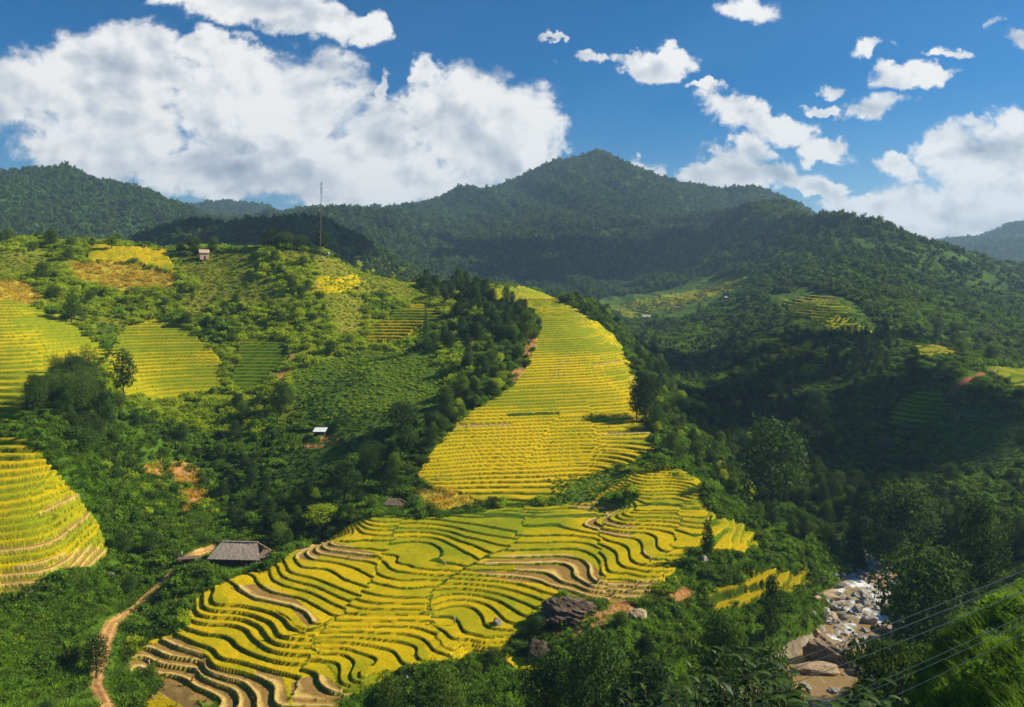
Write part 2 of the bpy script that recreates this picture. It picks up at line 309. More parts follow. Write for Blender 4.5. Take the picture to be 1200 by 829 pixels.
# the stream bed
RIVER = [(860,880,140,7,-86.2),(905,830,155,8,-85.7),(960,788,174,9,-85.2),(1000,762,184,9,-84.7),(1008,735,195,8.5,-84.1),(1004,712,206,8,-83.5),(1018,690,218,8,-82.9),(1036,672,229,5.5,-82.3),(1015,650,244,2.6,-81.4),(960,620,262,2.0,-79.6),(905,592,283,2.2,-76.6),(880,570,300,2.2,-74.0),(860,550,325,1.8,-71.5)]
rp = np.array([((u-CX)/F*y, y, w, z) for u, v, y, w, z in RIVER])
def river_eval(x, y):
    best = np.full(np.shape(x), 1e9); bw = np.zeros(np.shape(x)); bz = np.zeros(np.shape(x))
    for a, b in zip(rp[:-1], rp[1:]):
        dx, dy = b[0]-a[0], b[1]-a[1]
        t = (((x-a[0])*dx+(y-a[1])*dy)/(dx*dx+dy*dy)).clip(0, 1)
        d = np.hypot(x-a[0]-t*dx, y-a[1]-t*dy); m = d < best
        best = np.where(m, d, best); bw = np.where(m, a[2]+t*(b[2]-a[2]), bw); bz = np.where(m, a[3]+t*(b[3]-a[3]), bz)
    return best, bw, bz
rd, rw, rz = river_eval(X, Y)
k = 1-sm(rw*0.75, rw*1.3, rd)
inb = rd < rw*2.2
bed = rz-0.9+0.5*fbm(X/3, Y/3, 2, 9)
Z = np.where(inb, Z*(1-k)+bed*k, Z)
# keep the banks above the water just beside it
Z = np.where((rd > rw*1.1) & (rd < rw*3.0), np.maximum(Z, rz-0.2+(rd-rw*1.1)*0.10), Z)
Z = np.where((rd > rw*1.2) & (rd < 34) & (Y > 150) & (Y < 240), np.minimum(Z, rz+1.2+(rd-rw*1.2)*0.85), Z)
stones = (rd < rw*1.0)

# house yard
def pad(u, y, z, r0, r1):
    global Z
    x = (u-CX)/F*y; d = np.hypot(X-x, Y-y); k = 1-sm(r0, r1, d); Z = Z*(1-k)+z*k
HOUSE = (283, 219, -76.6); pad(*HOUSE, 9, 13)
pad(376, 296, -56.6, 3.5, 6); pad(462, 243, -68.6, 3.8, 5.5)

gy, gx_ = np.gradient(Z, axis=0)/np.gradient(Y, axis=0), np.gradient(Z, axis=1)/(np.gradient(U, axis=1)*Y/F)
slope = np.hypot(gy, gx_)
fid[(fid == 1) & (slope > np.where(U > 735, 0.42, 0.62)) & (U > 600)] = 0
fid[(fid == 1) & (rd < 27)] = 0
LOWLEFT = [(145,790),(150,768),(200,745),(215,735),(222,708),(245,690),(262,680),(300,702),(342,730),(366,752),(392,790),(402,815),(398,850),(260,850),(235,822),(190,800)]
step[(fid == 1)] = 0.5
lleft = (fid == 1) & inpoly(U+2*fbm(X/6, Y/6, 2, 97), V, LOWLEFT); step[lleft] = 0.74
terr = fid > 0; soil &= ~terr; corn &= ~terr
# ---- terraces: flat beds with risers, the crop standing on the beds
t_rand = np.random.RandomState(11).rand(4096)
cellu = np.floor((X+9*fbm(X/22, Y/22, 2, 12))/34).astype(int)
phase = t_rand[(cellu*7+fid*13) & 4095]*0.0
zt = Z + terr*(0.13*fbm(X/7, Y/7, 2, 15)*step)
phase = np.where((fid == 1) & ~lleft, 74.5/0.5+0.06, phase)
DIVIDES = [(1,[(560,625),(640,600),(655,565),(675,530),(695,505),(720,503),(800,540)]),(1,[(560,735),(600,705),(640,700),(690,712),(760,730)]),(1,[(600,470),(640,455),(690,430),(745,372),(820,340)]),(1,[(590,800),(700,770)]),
 (2,[(470,690),(530,700)]),(2,[(486,655),(545,612)])]
bund = np.zeros(U.shape, bool)
for f_, pl in DIVIDES:
    pl = np.array(pl, float); ub = np.interp(V, pl[:,0], pl[:,1])+7*fbm(V/9, V/9+3, 2, 98)
    on = (fid == f_) & (V > pl[0,0]) & (V < pl[-1,0]); phase = phase+0.47*(on & (U > ub)); bund |= on & (f_ == 1) & (np.abs(U-ub) < 0.9+0.5*fbm(X/3, Y/3, 2, 96))
q = zt/step+phase; lv = np.floor(q); s = q-lv
wr = np.where(fid == 1, 0.10, 0.14)
lvh = t_rand[((lv.astype(int)*31+fid*101+cellu*57)) & 4095]
plot = t_rand[((lv.astype(int)*17+fid*11+np.floor((X+4*fbm(X/9,Y/9,2,21))/17).astype(int)*91)) & 4095]
is_h = harv & terr & (plot > 0.05) | (terr & (plot > 0.965))
riser = s < wr
crop = np.where(fid == 1, 0.08, np.where((fid == 4) | (fid == 5), 0.12, 0.26))*sm(wr*0.8, wr+0.05, s)*(1-sm(0.955, 0.995, s))
crop = np.where(is_h, 0.10*(1-sm(wr+0.08, wr+0.16, s))*sm(wr*.8, wr, s), crop)
ter = (lv+sm(0, 1, s/wr)-0.5-phase)*step + crop + 0.06*fbm(X/1.1, Y/1.1, 2, 30)
Z = np.where(terr, ter, Z)
# dirt path
PATH = [(118,850,137,1.7),(128,805,149,1.7),(112,780,156,1.4),(118,752,166,1.2),(116,735,171,2.0),(132,705,184,1.2),(146,688,192,1.1),(170,672,201,1.1),(195,663,208,1.1),(222,651,216,1.0),(240,644,222,0.8),(252,640,226,0.5)]
pp = np.array([((u-CX)/F*y, y, w*0.78) for u, v, y, w in PATH])
pd = np.full(U.shape, 1e9); pw = np.ones(U.shape)
for a, b in zip(pp[:-1], pp[1:]):
    dx, dy = b[0]-a[0], b[1]-a[1]
    t = (((X-a[0])*dx+(Y-a[1])*dy)/(dx*dx+dy*dy)).clip(0, 1)
    d = np.hypot(X-a[0]-t*dx, Y-a[1]-t*dy)/(a[2]+t*(b[2]-a[2])); pd = np.minimum(pd, d)
wob = pd + 0.35*fbm(X/1.6, Y/1.6, 3, 33)
path = (wob < 1.15) & ~terr
red = [((1108-CX)/F*372, 372.), ((1152-CX)/F*410, 410.)]

# ---- base colours per vertex
C = np.zeros(U.shape+(3,))
def setc(m, c): C[m] = c
nz = fbm(X/20, Y/20, 3, 40)[..., None]*0.5+0.5; nz2 = fbm(X/4, Y/4, 3, 41)[..., None]*0.5+0.5
lush = np.array((0.075, 0.155, 0.012)); dark = np.array((0.040, 0.085, 0.010)); olive = np.array((0.085, 0.105, 0.018))
C[:] = dark*(1-nz)+lush*nz; C[:] = C*(0.8+0.4*nz2)
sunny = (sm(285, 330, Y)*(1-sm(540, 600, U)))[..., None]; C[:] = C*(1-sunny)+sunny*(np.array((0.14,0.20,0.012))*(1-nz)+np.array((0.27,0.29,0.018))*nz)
far = sm(700, 1300, Y)[..., None]; C[:] = C*(1-far) + far*(np.array((0.035,0.085,0.015))*(1-nz)+np.array((0.07,0.14,0.022))*nz)
setc(meadow, 0); C[meadow] = (np.array((0.055,0.125,0.012))*(1-nz2)+np.array((0.10,0.16,0.02))*nz2)[meadow]
yel = meadow & (Y > 380) & (U < 620)
C[yel] = (np.array((0.16,0.18,0.02))*(1-nz2)+np.array((0.26,0.24,0.03))*nz2)[yel]
C[corn] = (np.array((0.38,0.33,0.03))*(1-nz2)+np.array((0.58,0.48,0.06))*nz2)[corn]
ripe_a = np.array((0.25,0.285,0.008)); ripe_b = np.array((0.50,0.390,0.004)); ripe_c = np.array((0.63,0.445,0.006))
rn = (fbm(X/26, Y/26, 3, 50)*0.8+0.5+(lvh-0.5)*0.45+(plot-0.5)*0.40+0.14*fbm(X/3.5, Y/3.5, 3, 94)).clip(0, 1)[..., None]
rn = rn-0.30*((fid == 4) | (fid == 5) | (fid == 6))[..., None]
rn = np.where((fid == 2)[..., None], rn+(0.40*np.exp(-((U-592)/42)**2-((V-535)/55)**2)-0.22*(1-sm(380,430,V)))[..., None]-0.45*(sm(350,346,V)+sm(384,386,V)*sm(394,391,V)+sm(404,406,V)*sm(414,411,V))[..., None], rn).clip(0, 1)  # ridge rice: sunlit glow low on its face painted in as riper gold
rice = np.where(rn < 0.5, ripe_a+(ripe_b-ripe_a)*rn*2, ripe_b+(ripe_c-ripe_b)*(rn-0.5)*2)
rg = np.array((0.085, 0.145, 0.006)); rg2 = np.array((0.12, 0.17, 0.012))
steep = np.isin(fid, (2, 3, 4, 5, 6, 7))
pale = ((fid == 4) | (fid == 5))[..., None]
ris = np.where(pale, np.array((0.16,0.21,0.012))*(0.75+0.5*nz2), 0) + (~pale)*np.where(steep[..., None], rg2*(0.75+0.5*nz2)+np.array((0.02,0.01,0)), rg*(0.7+0.6*nz2))
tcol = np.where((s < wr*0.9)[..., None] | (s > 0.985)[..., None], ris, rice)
straw = np.array((0.62,0.44,0.13)); mud = np.array((0.30,0.185,0.055))
hm = sm(0.30, 0.52, s+0.12*fbm(X/2, Y/2, 2, 51))[..., None]
tcol = np.where((bund & (fbm(X/3, Y/3, 2, 95) > -0.1))[..., None], np.array((0.10,0.15,0.012))*(0.7+0.6*nz2), tcol)
tcol = np.where((is_h & (s >= wr*0.9) & (s < 0.96))[..., None], straw*(1-hm)+mud*hm*(0.8+0.4*nz2), tcol)
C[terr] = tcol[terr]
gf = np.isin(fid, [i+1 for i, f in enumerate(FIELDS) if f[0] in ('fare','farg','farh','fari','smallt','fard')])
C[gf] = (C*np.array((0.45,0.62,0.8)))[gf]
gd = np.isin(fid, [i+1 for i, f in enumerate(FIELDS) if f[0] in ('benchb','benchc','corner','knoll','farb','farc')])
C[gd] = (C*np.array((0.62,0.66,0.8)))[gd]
# weedy strips through the fields (old bunds and field paths)
def strip(pts, w, c):
    m = np.full(U.shape, 1e9)
    for (a0, a1), (b0, b1) in zip(pts[:-1], pts[1:]):
        dx, dy = b0-a0, b1-a1; t = (((U-a0)*dx+(V-a1)*dy)/(dx*dx+dy*dy)).clip(0, 1); m = np.minimum(m, np.hypot(U-a0-t*dx, V-a1-t*dy))
    mm = (m + 1.2*fbm(X/2, Y/2, 2, 60) < w) & terr
    C[mm] = np.array(c)*(0.7+0.6*nz2[mm])
strip([(600,640),(565,655),(530,675),(505,695),(503,720)], 0.9, (0.09,0.13,0.012))
strip([(500,590),(560,603),(640,606),(710,605)], 2.0, (0.075,0.125,0.012))
strip([(596,487),(655,485)], 1.5, (0.06,0.10,0.012))
strip([(305,752),(345,745),(375,735),(395,722)], 1.0, (0.09,0.13,0.012))
strip([(640,590),(700,600),(770,590),(845,600)], 1.2, (0.08,0.12,0.012))
earth = np.array((0.40,0.21,0.07)); earth2 = np.array((0.20,0.10,0.035))
sn = fbm(X/2.2, Y/2.2, 4, 61)
ms = soil & (sn > -0.25)
C[ms] = (earth2*(1-nz2)+earth*nz2)[ms]*1.15
Z = Z + (soil & ~terr)*(0.5*fbm(X/1.3, Y/2.5, 3, 62))
C[path] = (np.array((0.48,0.28,0.10))*(0.45+0.9*nz2)*(0.8+0.4*(np.abs(pd-0.55) < 0.2))[..., None])[path]; Z = Z - path*0.15
x, y = X, Y
t = (((X-red[0][0])*(red[1][0]-red[0][0])+(Y-red[0][1])*(red[1][1]-red[0][1]))/((red[1][0]-red[0][0])**2+(red[1][1]-red[0][1])**2)).clip(0, 1)
rdist = np.hypot(X-red[0][0]-t*(red[1][0]-red[0][0]), Y-red[0][1]-t*(red[1][1]-red[0][1]))
C[rdist < 1.3] = (0.36, 0.12, 0.055)
C[stones] = (np.array((0.30,0.25,0.18))*(0.5+0.9*nz2))[stones]

def ground(u, y):
    """height of the finished ground at column u, y metres ahead"""
    u = np.asarray(u, float); y = np.asarray(y, float)
    i = (np.searchsorted(UC, u)-1).clip(0, len(UC)-2); j = (np.searchsorted(YR, y)-1).clip(0, len(YR)-2)
    a = ((u-UC[i])/(UC[i+1]-UC[i])).clip(0, 1); b = ((y-YR[j])/(YR[j+1]-YR[j])).clip(0, 1)
    return (Z[j,i]*(1-a)+Z[j,i+1]*a)*(1-b)+(Z[j+1,i]*(1-a)+Z[j+1,i+1]*a)*b
def gx(x, y): return float(ground(CX+F*x/y, y))
def wx(u, y): return (u-CX)/F*y

# ------------------------------------------------------------------ helpers
COL = scene.collection
def tag(o, label=None, cat=None, group=None, kind=None):
    if label: o['label'] = label
    if cat: o['category'] = cat
    if group: o['group'] = group
    if kind: o['kind'] = kind
    return o
def mesh_np(name, v, f, mat=None, smooth=True, col=None):
    """v (n,3), f (m,k) all faces the same size"""
    v = np.asarray(v, np.float32); f = np.asarray(f, np.int32)
    me = bpy.data.meshes.new(name); n, k = f.shape
    me.vertices.add(len(v)); me.vertices.foreach_set('co', v.ravel())
    me.loops.add(n*k); me.loops.foreach_set('vertex_index', f.ravel())
    me.polygons.add(n); me.polygons.foreach_set('loop_start', np.arange(0, n*k, k, dtype=np.int32))
    me.polygons.foreach_set('use_smooth', np.full(n, smooth))
    if col is not None:
        a = me.color_attributes.new('alb', 'FLOAT_COLOR', 'POINT')
        a.data.foreach_set('color', np.concatenate([col, np.ones((len(v),1))], 1).astype(np.float32).ravel())
    me.update(calc_edges=True)
    if mat: me.materials.append(mat)
    return me
def link(name, me, parent=None):
    o = bpy.data.objects.new(name, me); COL.objects.link(o)
    if parent: o.parent = parent
    return o
def empty(name, loc, rz=0):
    o = bpy.data.objects.new(name, None); COL.objects.link(o); o.location = loc; o.rotation_euler = (0, 0, rz); o.empty_display_size = 0.5
    return o

class MT:
    """small material builder"""
    def __init__(s, name):
        s.m = bpy.data.materials.new(name); s.m.use_nodes = True; s.t = s.m.node_tree; s.t.nodes.clear()
        s.out = s.t.nodes.new('ShaderNodeOutputMaterial'); s.p = s.t.nodes.new('ShaderNodeBsdfPrincipled'); s.t.links.new(s.p.outputs[0], s.out.inputs[0])
        s.p.inputs['Roughness'].default_value = 0.8; s.p.inputs['Specular IOR Level'].default_value = 0.25
    def n(s, kind, **kw):
        n = s.t.nodes.new(kind)
        for k, v in kw.items(): setattr(n, k, v)
        return n
    def l(s, a, b): s.t.links.new(a, b)
    def noise(s, scale, detail=4, rough=0.6, vec=None):
        n = s.n('ShaderNodeTexNoise'); n.inputs['Scale'].default_value = scale; n.inputs['Detail'].default_value = detail; n.inputs['Roughness'].default_value = rough
        if vec is None:
            if not hasattr(s, 'geo'): s.geo = s.n('ShaderNodeNewGeometry')
            vec = s.geo.outputs['Position']
        s.l(vec, n.inputs['Vector']); return n.outputs['Fac']
    def ramp(s, fac, stops):
        r = s.n('ShaderNodeValToRGB'); s.l(fac, r.inputs[0]); e = r.color_ramp.elements
        e[0].position, e[0].color = stops[0][0], (*stops[0][1], 1); e[1].position, e[1].color = stops[-1][0], (*stops[-1][1], 1)
        for p, c in stops[1:-1]: k = e.new(p); k.color = (*c, 1)
        return r.outputs[0]
    def mul(s, a, b, fac=1.0, mode='MULTIPLY'):
        m = s.n('ShaderNodeMix', data_type='RGBA', blend_type=mode); m.inputs[0].default_value = fac
        s.l(a, m.inputs[6])
        if isinstance(b, tuple): m.inputs[7].default_value = (*b, 1)
        else: s.l(b, m.inputs[7])
        return m.outputs[2]
    def bump(s, fac, strength, dist):
        b = s.n('ShaderNodeBump'); b.inputs['Strength'].default_value = strength; b.inputs['Distance'].default_value = dist; s.l(fac, b.inputs['Height']); s.l(b.outputs[0], s.p.inputs['Normal']); return b.outputs[0]

def ground_mat(name, fine, bump, dist, contrast):
    m = MT(name); a = m.n('ShaderNodeAttribute', attribute_name='alb')
    n = m.noise(fine, 5, 0.7); lo, hi = 1-contrast, 1+contrast
    r = m.ramp(n, [(0.28, (lo,)*3), (0.72, (hi,)*3)])
    c = m.mul(a.outputs['Color'], r); m.l(c, m.p.inputs['Base Color']); m.p.inputs['Roughness'].default_value = 0.95; m.p.inputs['Specular IOR Level'].default_value = 0.03
    m.bump(n, bump, dist); return m.m
MG = ground_mat('hillside_ground', 0.9, 0.8, 0.6, 0.35)
MRICE = ground_mat('rice_and_banks', 2.6, 0.9, 0.25, 0.30)
MFAR = ground_mat('mountain_forest_floor', 0.12, 0.8, 4.0, 0.4)

NU, NY = len(UC), len(YR)
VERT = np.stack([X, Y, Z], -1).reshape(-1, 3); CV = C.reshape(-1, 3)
ii = (np.arange(NY-1)[:, None]*NU+np.arange(NU-1)[None])
FACE = np.stack([ii, ii+1, ii+1+NU, ii+NU], -1)
def sheet(name, mask, mat, label, cat, kind):
    f = FACE[mask]; used, inv = np.unique(f.ravel(), return_inverse=True)
    o = link(name, mesh_np(name, VERT[used], inv.reshape(-1, 4), mat, True, CV[used])); tag(o, label, cat, None, kind); return o
fc = fid[:-1, :-1]; yc = Y[:-1, :-1]
FL = {'lower':('golden rice terraces with wavy edges on the valley floor','rice terraces'),'ridge':('steep bright yellow rice terraces climbing the central ridge','rice terraces'),
 'leftlow':('yellow rice terraces on the steep slope at the lower left','rice terraces'),'leftmid':('broad yellow rice terraces high on the far left slope','rice terraces'),
 'midleft':('fan shaped yellow green terraces above the dark bamboo clump','rice terraces'),'smallt':('small terraced field edged with bare brown earth','rice terraces'),
 'top':('yellow field just under the crest of the left hill','rice terraces'),'knoll':('small terraced knoll with olive rice above the green slope','rice terraces'),'knollb':('short yellow terraces below the antenna mast','rice terraces'),
 'bench':('flat yellow rice plot beside the dark wood at the right end of the fields','rice plot'),'benchb':('narrow olive rice plots on the bank above the stream','rice plot'),'benchc':('two dull yellow rice plots above the orange cut bank','rice plot'),
 'benchd':('tiny yellow rice plot below the pair of grey rocks','rice plot'),'corner':('ochre rice plot at the bottom beside the dirt path','rice plot'),'farb':('striped terraces on the shaded opposite slope','rice terraces'),
 'farc':('small terraces on top of the shaded spur','rice terraces'),'fard':('pale terraces behind the spur at the right edge','rice terraces'),'fare':('overgrown green terraces on the face of the spur','rice terraces'),
 'farf':('yellow field half way up the opposite hill','rice terraces'),'farg':('green terraces below the two pointed trees','rice terraces'),'farh':('green fields on the far valley bench behind the ridge','fields'),'fari':('pale green field below the distant village','fields')}
EDGE_DONE = np.zeros(fc.shape, bool)
for i, fdef in enumerate(FIELDS):
    m = fc == i+1
    if m.any(): sheet('rice_field', m, MRICE, *FL[fdef[0]], 'structure')
sheet('hillside', (fc == 0) & (yc < 700), MG, None, None, 'structure')
sheet('mountains', (fc == 0) & (yc >= 700), MFAR, None, None, 'structure')
# plain ground behind the viewpoint and far beyond the mountains
def skirt(name, pts, mat):
    v = np.array(pts, float); o = link(name, mesh_np(name, v, [[0,1,2,3]], mat, True, np.tile([[0.04,0.08,0.015]], (4,1)))); tag(o, kind='structure')
zb = float(ground(600, 3.0))
skirt('slope_behind', [(-60,-60,14),(60,-60,14),(3.1,3,zb-0.02),(-3,3,zb-0.02)], MG)
# ------------------------------------------------------------------ foliage
def leaf_mat(name, dark_c, light_c, trans=0.35, rough=0.7, k=1.55):
    dark_c = tuple(a*k for a in dark_c); light_c = tuple(a*k for a in light_c)
    m = MT(name); oi = m.n('ShaderNodeObjectInfo')
    n = m.noise(0.35, 2, 0.6); mixf = m.n('ShaderNodeMath', operation='MULTIPLY_ADD'); m.l(oi.outputs['Random'], mixf.inputs[0]); mixf.inputs[1].default_value = 1.35; m.l(n, mixf.inputs[2])
    f2 = m.n('ShaderNodeMath', operation='MULTIPLY'); m.l(mixf.outputs[0], f2.inputs[0]); f2.inputs[1].default_value = 0.54
    a = m.n('ShaderNodeAttribute', attribute_name='tone')
    f3 = m.n('ShaderNodeMath', operation='ADD'); m.l(f2.outputs[0], f3.inputs[0]); m.l(a.outputs['Fac'], f3.inputs[1])
    c = m.ramp(f3.outputs[0], [(0.25, dark_c), (1.05, light_c)])
    m.l(c, m.p.inputs['Base Color']); m.p.inputs['Roughness'].default_value = rough; m.p.inputs['Specular IOR Level'].default_value = 0.08
    tr = m.n('ShaderNodeBsdfTranslucent'); c2 = m.mul(c, (1.9, 1.7, 0.5)); m.l(c2, tr.inputs['Color'])
    mx = m.n('ShaderNodeMixShader'); mx.inputs[0].default_value = trans; m.l(m.p.outputs[0], mx.inputs[1]); m.l(tr.outputs[0], mx.inputs[2]); m.l(mx.outputs[0], m.out.inputs[0])
    return m.m
ML = leaf_mat('broad_leaves', (0.018,0.040,0.006), (0.085,0.135,0.014), 0.30)
MLD = leaf_mat('dark_leaves', (0.011,0.027,0.006), (0.040,0.080,0.014), 0.22)
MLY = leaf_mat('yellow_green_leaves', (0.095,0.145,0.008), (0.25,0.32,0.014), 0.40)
MLB = leaf_mat('bamboo_leaves', (0.020,0.042,0.010), (0.075,0.12,0.022), 0.30)
MSH = leaf_mat('shrub_leaves', (0.026,0.066,0.006), (0.11,0.205,0.013), 0.34)
MGR = leaf_mat('grass_blades', (0.036,0.088,0.006), (0.12,0.21,0.014), 0.34)
MRI = leaf_mat('ripe_rice', (0.30,0.245,0.005), (0.60,0.43,0.008), 0.35, 0.8, 1.0)
MRG = leaf_mat('green_rice', (0.13,0.18,0.008), (0.30,0.32,0.010), 0.35, 0.8, 1.0)
MDRY = leaf_mat('dry_stalks', (0.36,0.28,0.03), (0.66,0.52,0.08), 0.35, 0.8, 1.0)
MBARE = leaf_mat('bare_twigs', (0.045,0.034,0.020), (0.085,0.06,0.035), 0.0, 0.9)
MFOR = leaf_mat('forest_leaves', (0.020,0.050,0.010), (0.075,0.130,0.022), 0.25)
def bark():
    m = MT('bark'); c = m.ramp(m.noise(3, 4), [(0.3, (0.05,0.035,0.022)), (0.7, (0.17,0.13,0.09))]); m.l(c, m.p.inputs['Base Color']); return m.m
MBK = bark()

def leaf_quads(P, Nn, size, rng, aspect=0.5, droop=0.0):
    """diamond leaves at points P facing Nn"""
    n = len(P); a = rng.normal(size=(n,3)); a[:,2] -= droop
    a -= (a*Nn).sum(1)[:,None]*Nn; a /= np.linalg.norm(a, axis=1)[:,None]+1e-9
    b = np.cross(Nn, a); sz = size*(0.6+0.8*rng.rand(n))[:,None]
    v = np.stack([P-a*sz*0.5, P+b*sz*aspect*0.5+a*sz*0.05, P+a*sz*0.5, P-b*sz*aspect*0.5+a*sz*0.05], 1).reshape(-1,3)
    f = np.arange(4*n).reshape(n,4); return v, f
def tone_attr(me, tone):
    a = me.attributes.new('tone', 'FLOAT', 'POINT'); a.data.foreach_set('value', np.asarray(tone, np.float32))
def crown_mesh(name, lobes, nl, size, mat, seed, outward=0.9, aspect=0.6, droop=0.0, inner=0.55):
    """leaves through the volume of overlapping lobes: (cx,cy,cz,rx,ry,rz)"""
    rng = np.random.RandomState(seed); L = np.array(lobes, float)
    w = (L[:,3]*L[:,5]); w = w/w.sum(); k = rng.choice(len(L), nl, p=w)
    d = rng.normal(size=(nl,3)); d /= np.linalg.norm(d, axis=1)[:,None]
    r = inner+(1-inner)*rng.rand(nl)**0.6
    bumpy = 1+0.16*np.sin(d[:,0]*7+k)+0.14*np.sin(d[:,1]*9+2*k)+0.12*np.sin(d[:,2]*8+k)
    P = L[k,:3]+d*L[k,3:]*(r*bumpy)[:,None]
    Nn = d*outward+rng.normal(size=(nl,3))*0.75+np.array((0,0,0.35)); Nn /= np.linalg.norm(Nn, axis=1)[:,None]
    v, f = leaf_quads(P, Nn, size, rng, aspect, droop)
    me = mesh_np(name, v, f, mat, False); tone_attr(me, np.repeat((rng.rand(len(L))[k]-0.5)*0.35+(rng.rand(nl)-0.5)*0.25, 4)); return me
def tube(pts, rad, seg=6):
    pts = np.array(pts, float); n = len(pts); V_ = []; 
    for i in range(n):
        t = pts[min(i+1,n-1)]-pts[max(i-1,0)]; t /= np.linalg.norm(t)+1e-9
        a = np.cross(t, (0.31,0.95,0.1)); a /= np.linalg.norm(a)+1e-9; b = np.cross(t, a)
        for j in range(seg):
            an = 2*math.pi*j/seg; V_.append(pts[i]+(a*math.cos(an)+b*math.sin(an))*rad[i])
    F_ = [(i*seg+j, i*seg+(j+1)%seg, (i+1)*seg+(j+1)%seg, (i+1)*seg+j) for i in range(n-1) for j in range(seg)]
    return np.array(V_), np.array(F_)
def join(parts):
    vs, fs, o = [], [], 0
    for v, f in parts: vs.append(v); fs.append(np.array(f)+o); o += len(v)
    return np.concatenate(vs), np.concatenate(fs)
def trunk_parts(h, r, rng, lobes, nb=6):
    lean = rng.normal(size=2)*0.05*h
    sp = [np.array((lean[0]*t*t, lean[1]*t*t, h*t-0.4*(t == 0))) for t in np.linspace(0,1,6)]
    parts = [tube(sp, [r*(1.25-0.95*t) for t in np.linspace(0,1,6)])]
    for i in range(min(nb, len(lobes))):
        L = lobes[i]; t = 0.35+0.5*rng.rand(); k = t*5; a = sp[int(k)]+(sp[min(int(k)+1,5)]-sp[int(k)])*(k-int(k))
        b = np.array(L[:3]); mid = (a+b)/2+np.array((0,0,-0.06*h))
        parts.append(tube([a, mid, b], [r*0.5, r*0.33, r*0.12], 5))
    return parts
def lobes_round(h, w, n, rng, z0=0.38, top=1.0):
    out = []
    for i in range(n):
        t = (i+0.5)/n; a = i*2.4+rng.rand(); z = h*(z0+(top-z0)*t); rr = w*0.5*math.sin(math.pi*(0.22+0.68*t))**0.8
        s = w*(0.20+0.10*rng.rand()); q = max(rr-s*0.6, 0)*(0.55+0.5*rng.rand())
        out.append((q*math.cos(a), q*math.sin(a), z-s*0.45, s, s, s*0.75))
    return out
def lobes_spire(h, w, n, rng):
    return [((rng.rand()-0.5)*w*0.28*(1-t), (rng.rand()-0.5)*w*0.28*(1-t), h*(0.18+0.78*t), w*(0.42*(1-t)+0.07), w*(0.42*(1-t)+0.07), h*0.07) for t in np.linspace(0,1,n)]
def lobes_flat(h, w, n, rng):
    out = []
    for i in range(n):
        a = i*2.4; q = w*0.42*math.sqrt((i+0.3)/n); out.append((q*math.cos(a), q*math.sin(a), h*(0.86-0.24*(i/n)*rng.rand()), w*0.17, w*0.17, h*0.075))
    return out
def lobes_bamboo(h, w, n, rng):
    out = []
    for i in range(n):
        a = i*2.4; q = w*0.36*math.sqrt((i+.3)/n); hh = h*(0.72+0.28*rng.rand())
        out += [(q*math.cos(a)*(0.6+0.5*t), q*math.sin(a)*(0.6+0.5*t), hh*t, w*0.13*(1.25-abs(t-0.6)), w*0.13*(1.25-abs(t-0.6)), hh*0.13) for t in (0.35,0.55,0.75,0.92)]
    return out
PROTO = {}
def proto(kind, h, w, fn, n, nl, size, mat, seed, r=0.22, **kw):
    rng = np.random.RandomState(seed); lob = fn(h, w, n, rng)
    cm = crown_mesh(kind+'_crown', lob, nl, size, mat, seed, **kw)
    v, f = join(trunk_parts(h*0.86, r, rng, lob)); tm = mesh_np(kind+'_trunk', v, f, MBK)
    PROTO[kind] = (cm, tm, h, w)
proto('broad', 8.0, 7.0, lobes_round, 13, 3990, 0.34, ML, 1)
proto('broad_b', 9.0, 6.0, lobes_round, 14, 3990, 0.33, ML, 2)
proto('darkbroad', 9.0, 7.5, lobes_round, 15, 4620, 0.33, MLD, 3)
proto('darktall', 12.0, 6.0, lobes_round, 17, 4830, 0.33, MLD, 4, z0=0.25) if False else proto('darktall', 12.0, 6.0, lobes_round, 17, 4830, 0.33, MLD, 4)
proto('yellow', 6.5, 6.0, lobes_round, 12, 3150, 0.31, MLY, 5)
proto('spire', 10.0, 4.0, lobes_spire, 11, 3150, 0.29, MLD, 6, r=0.18, aspect=0.4)
proto('layered', 8.0, 10.0, lobes_flat, 15, 4620, 0.31, ML, 7)
proto('bamboo', 13.0, 9.0, lobes_bamboo, 11, 7560, 0.34, MLB, 8, aspect=0.35, droop=0.8)
proto('bare', 8.0, 8.0, lobes_round, 14, 3150, 0.27, MBARE, 9, aspect=0.10, inner=0.2)
proto('young', 5.0, 3.4, lobes_round, 9, 1890, 0.27, ML, 10, r=0.1)

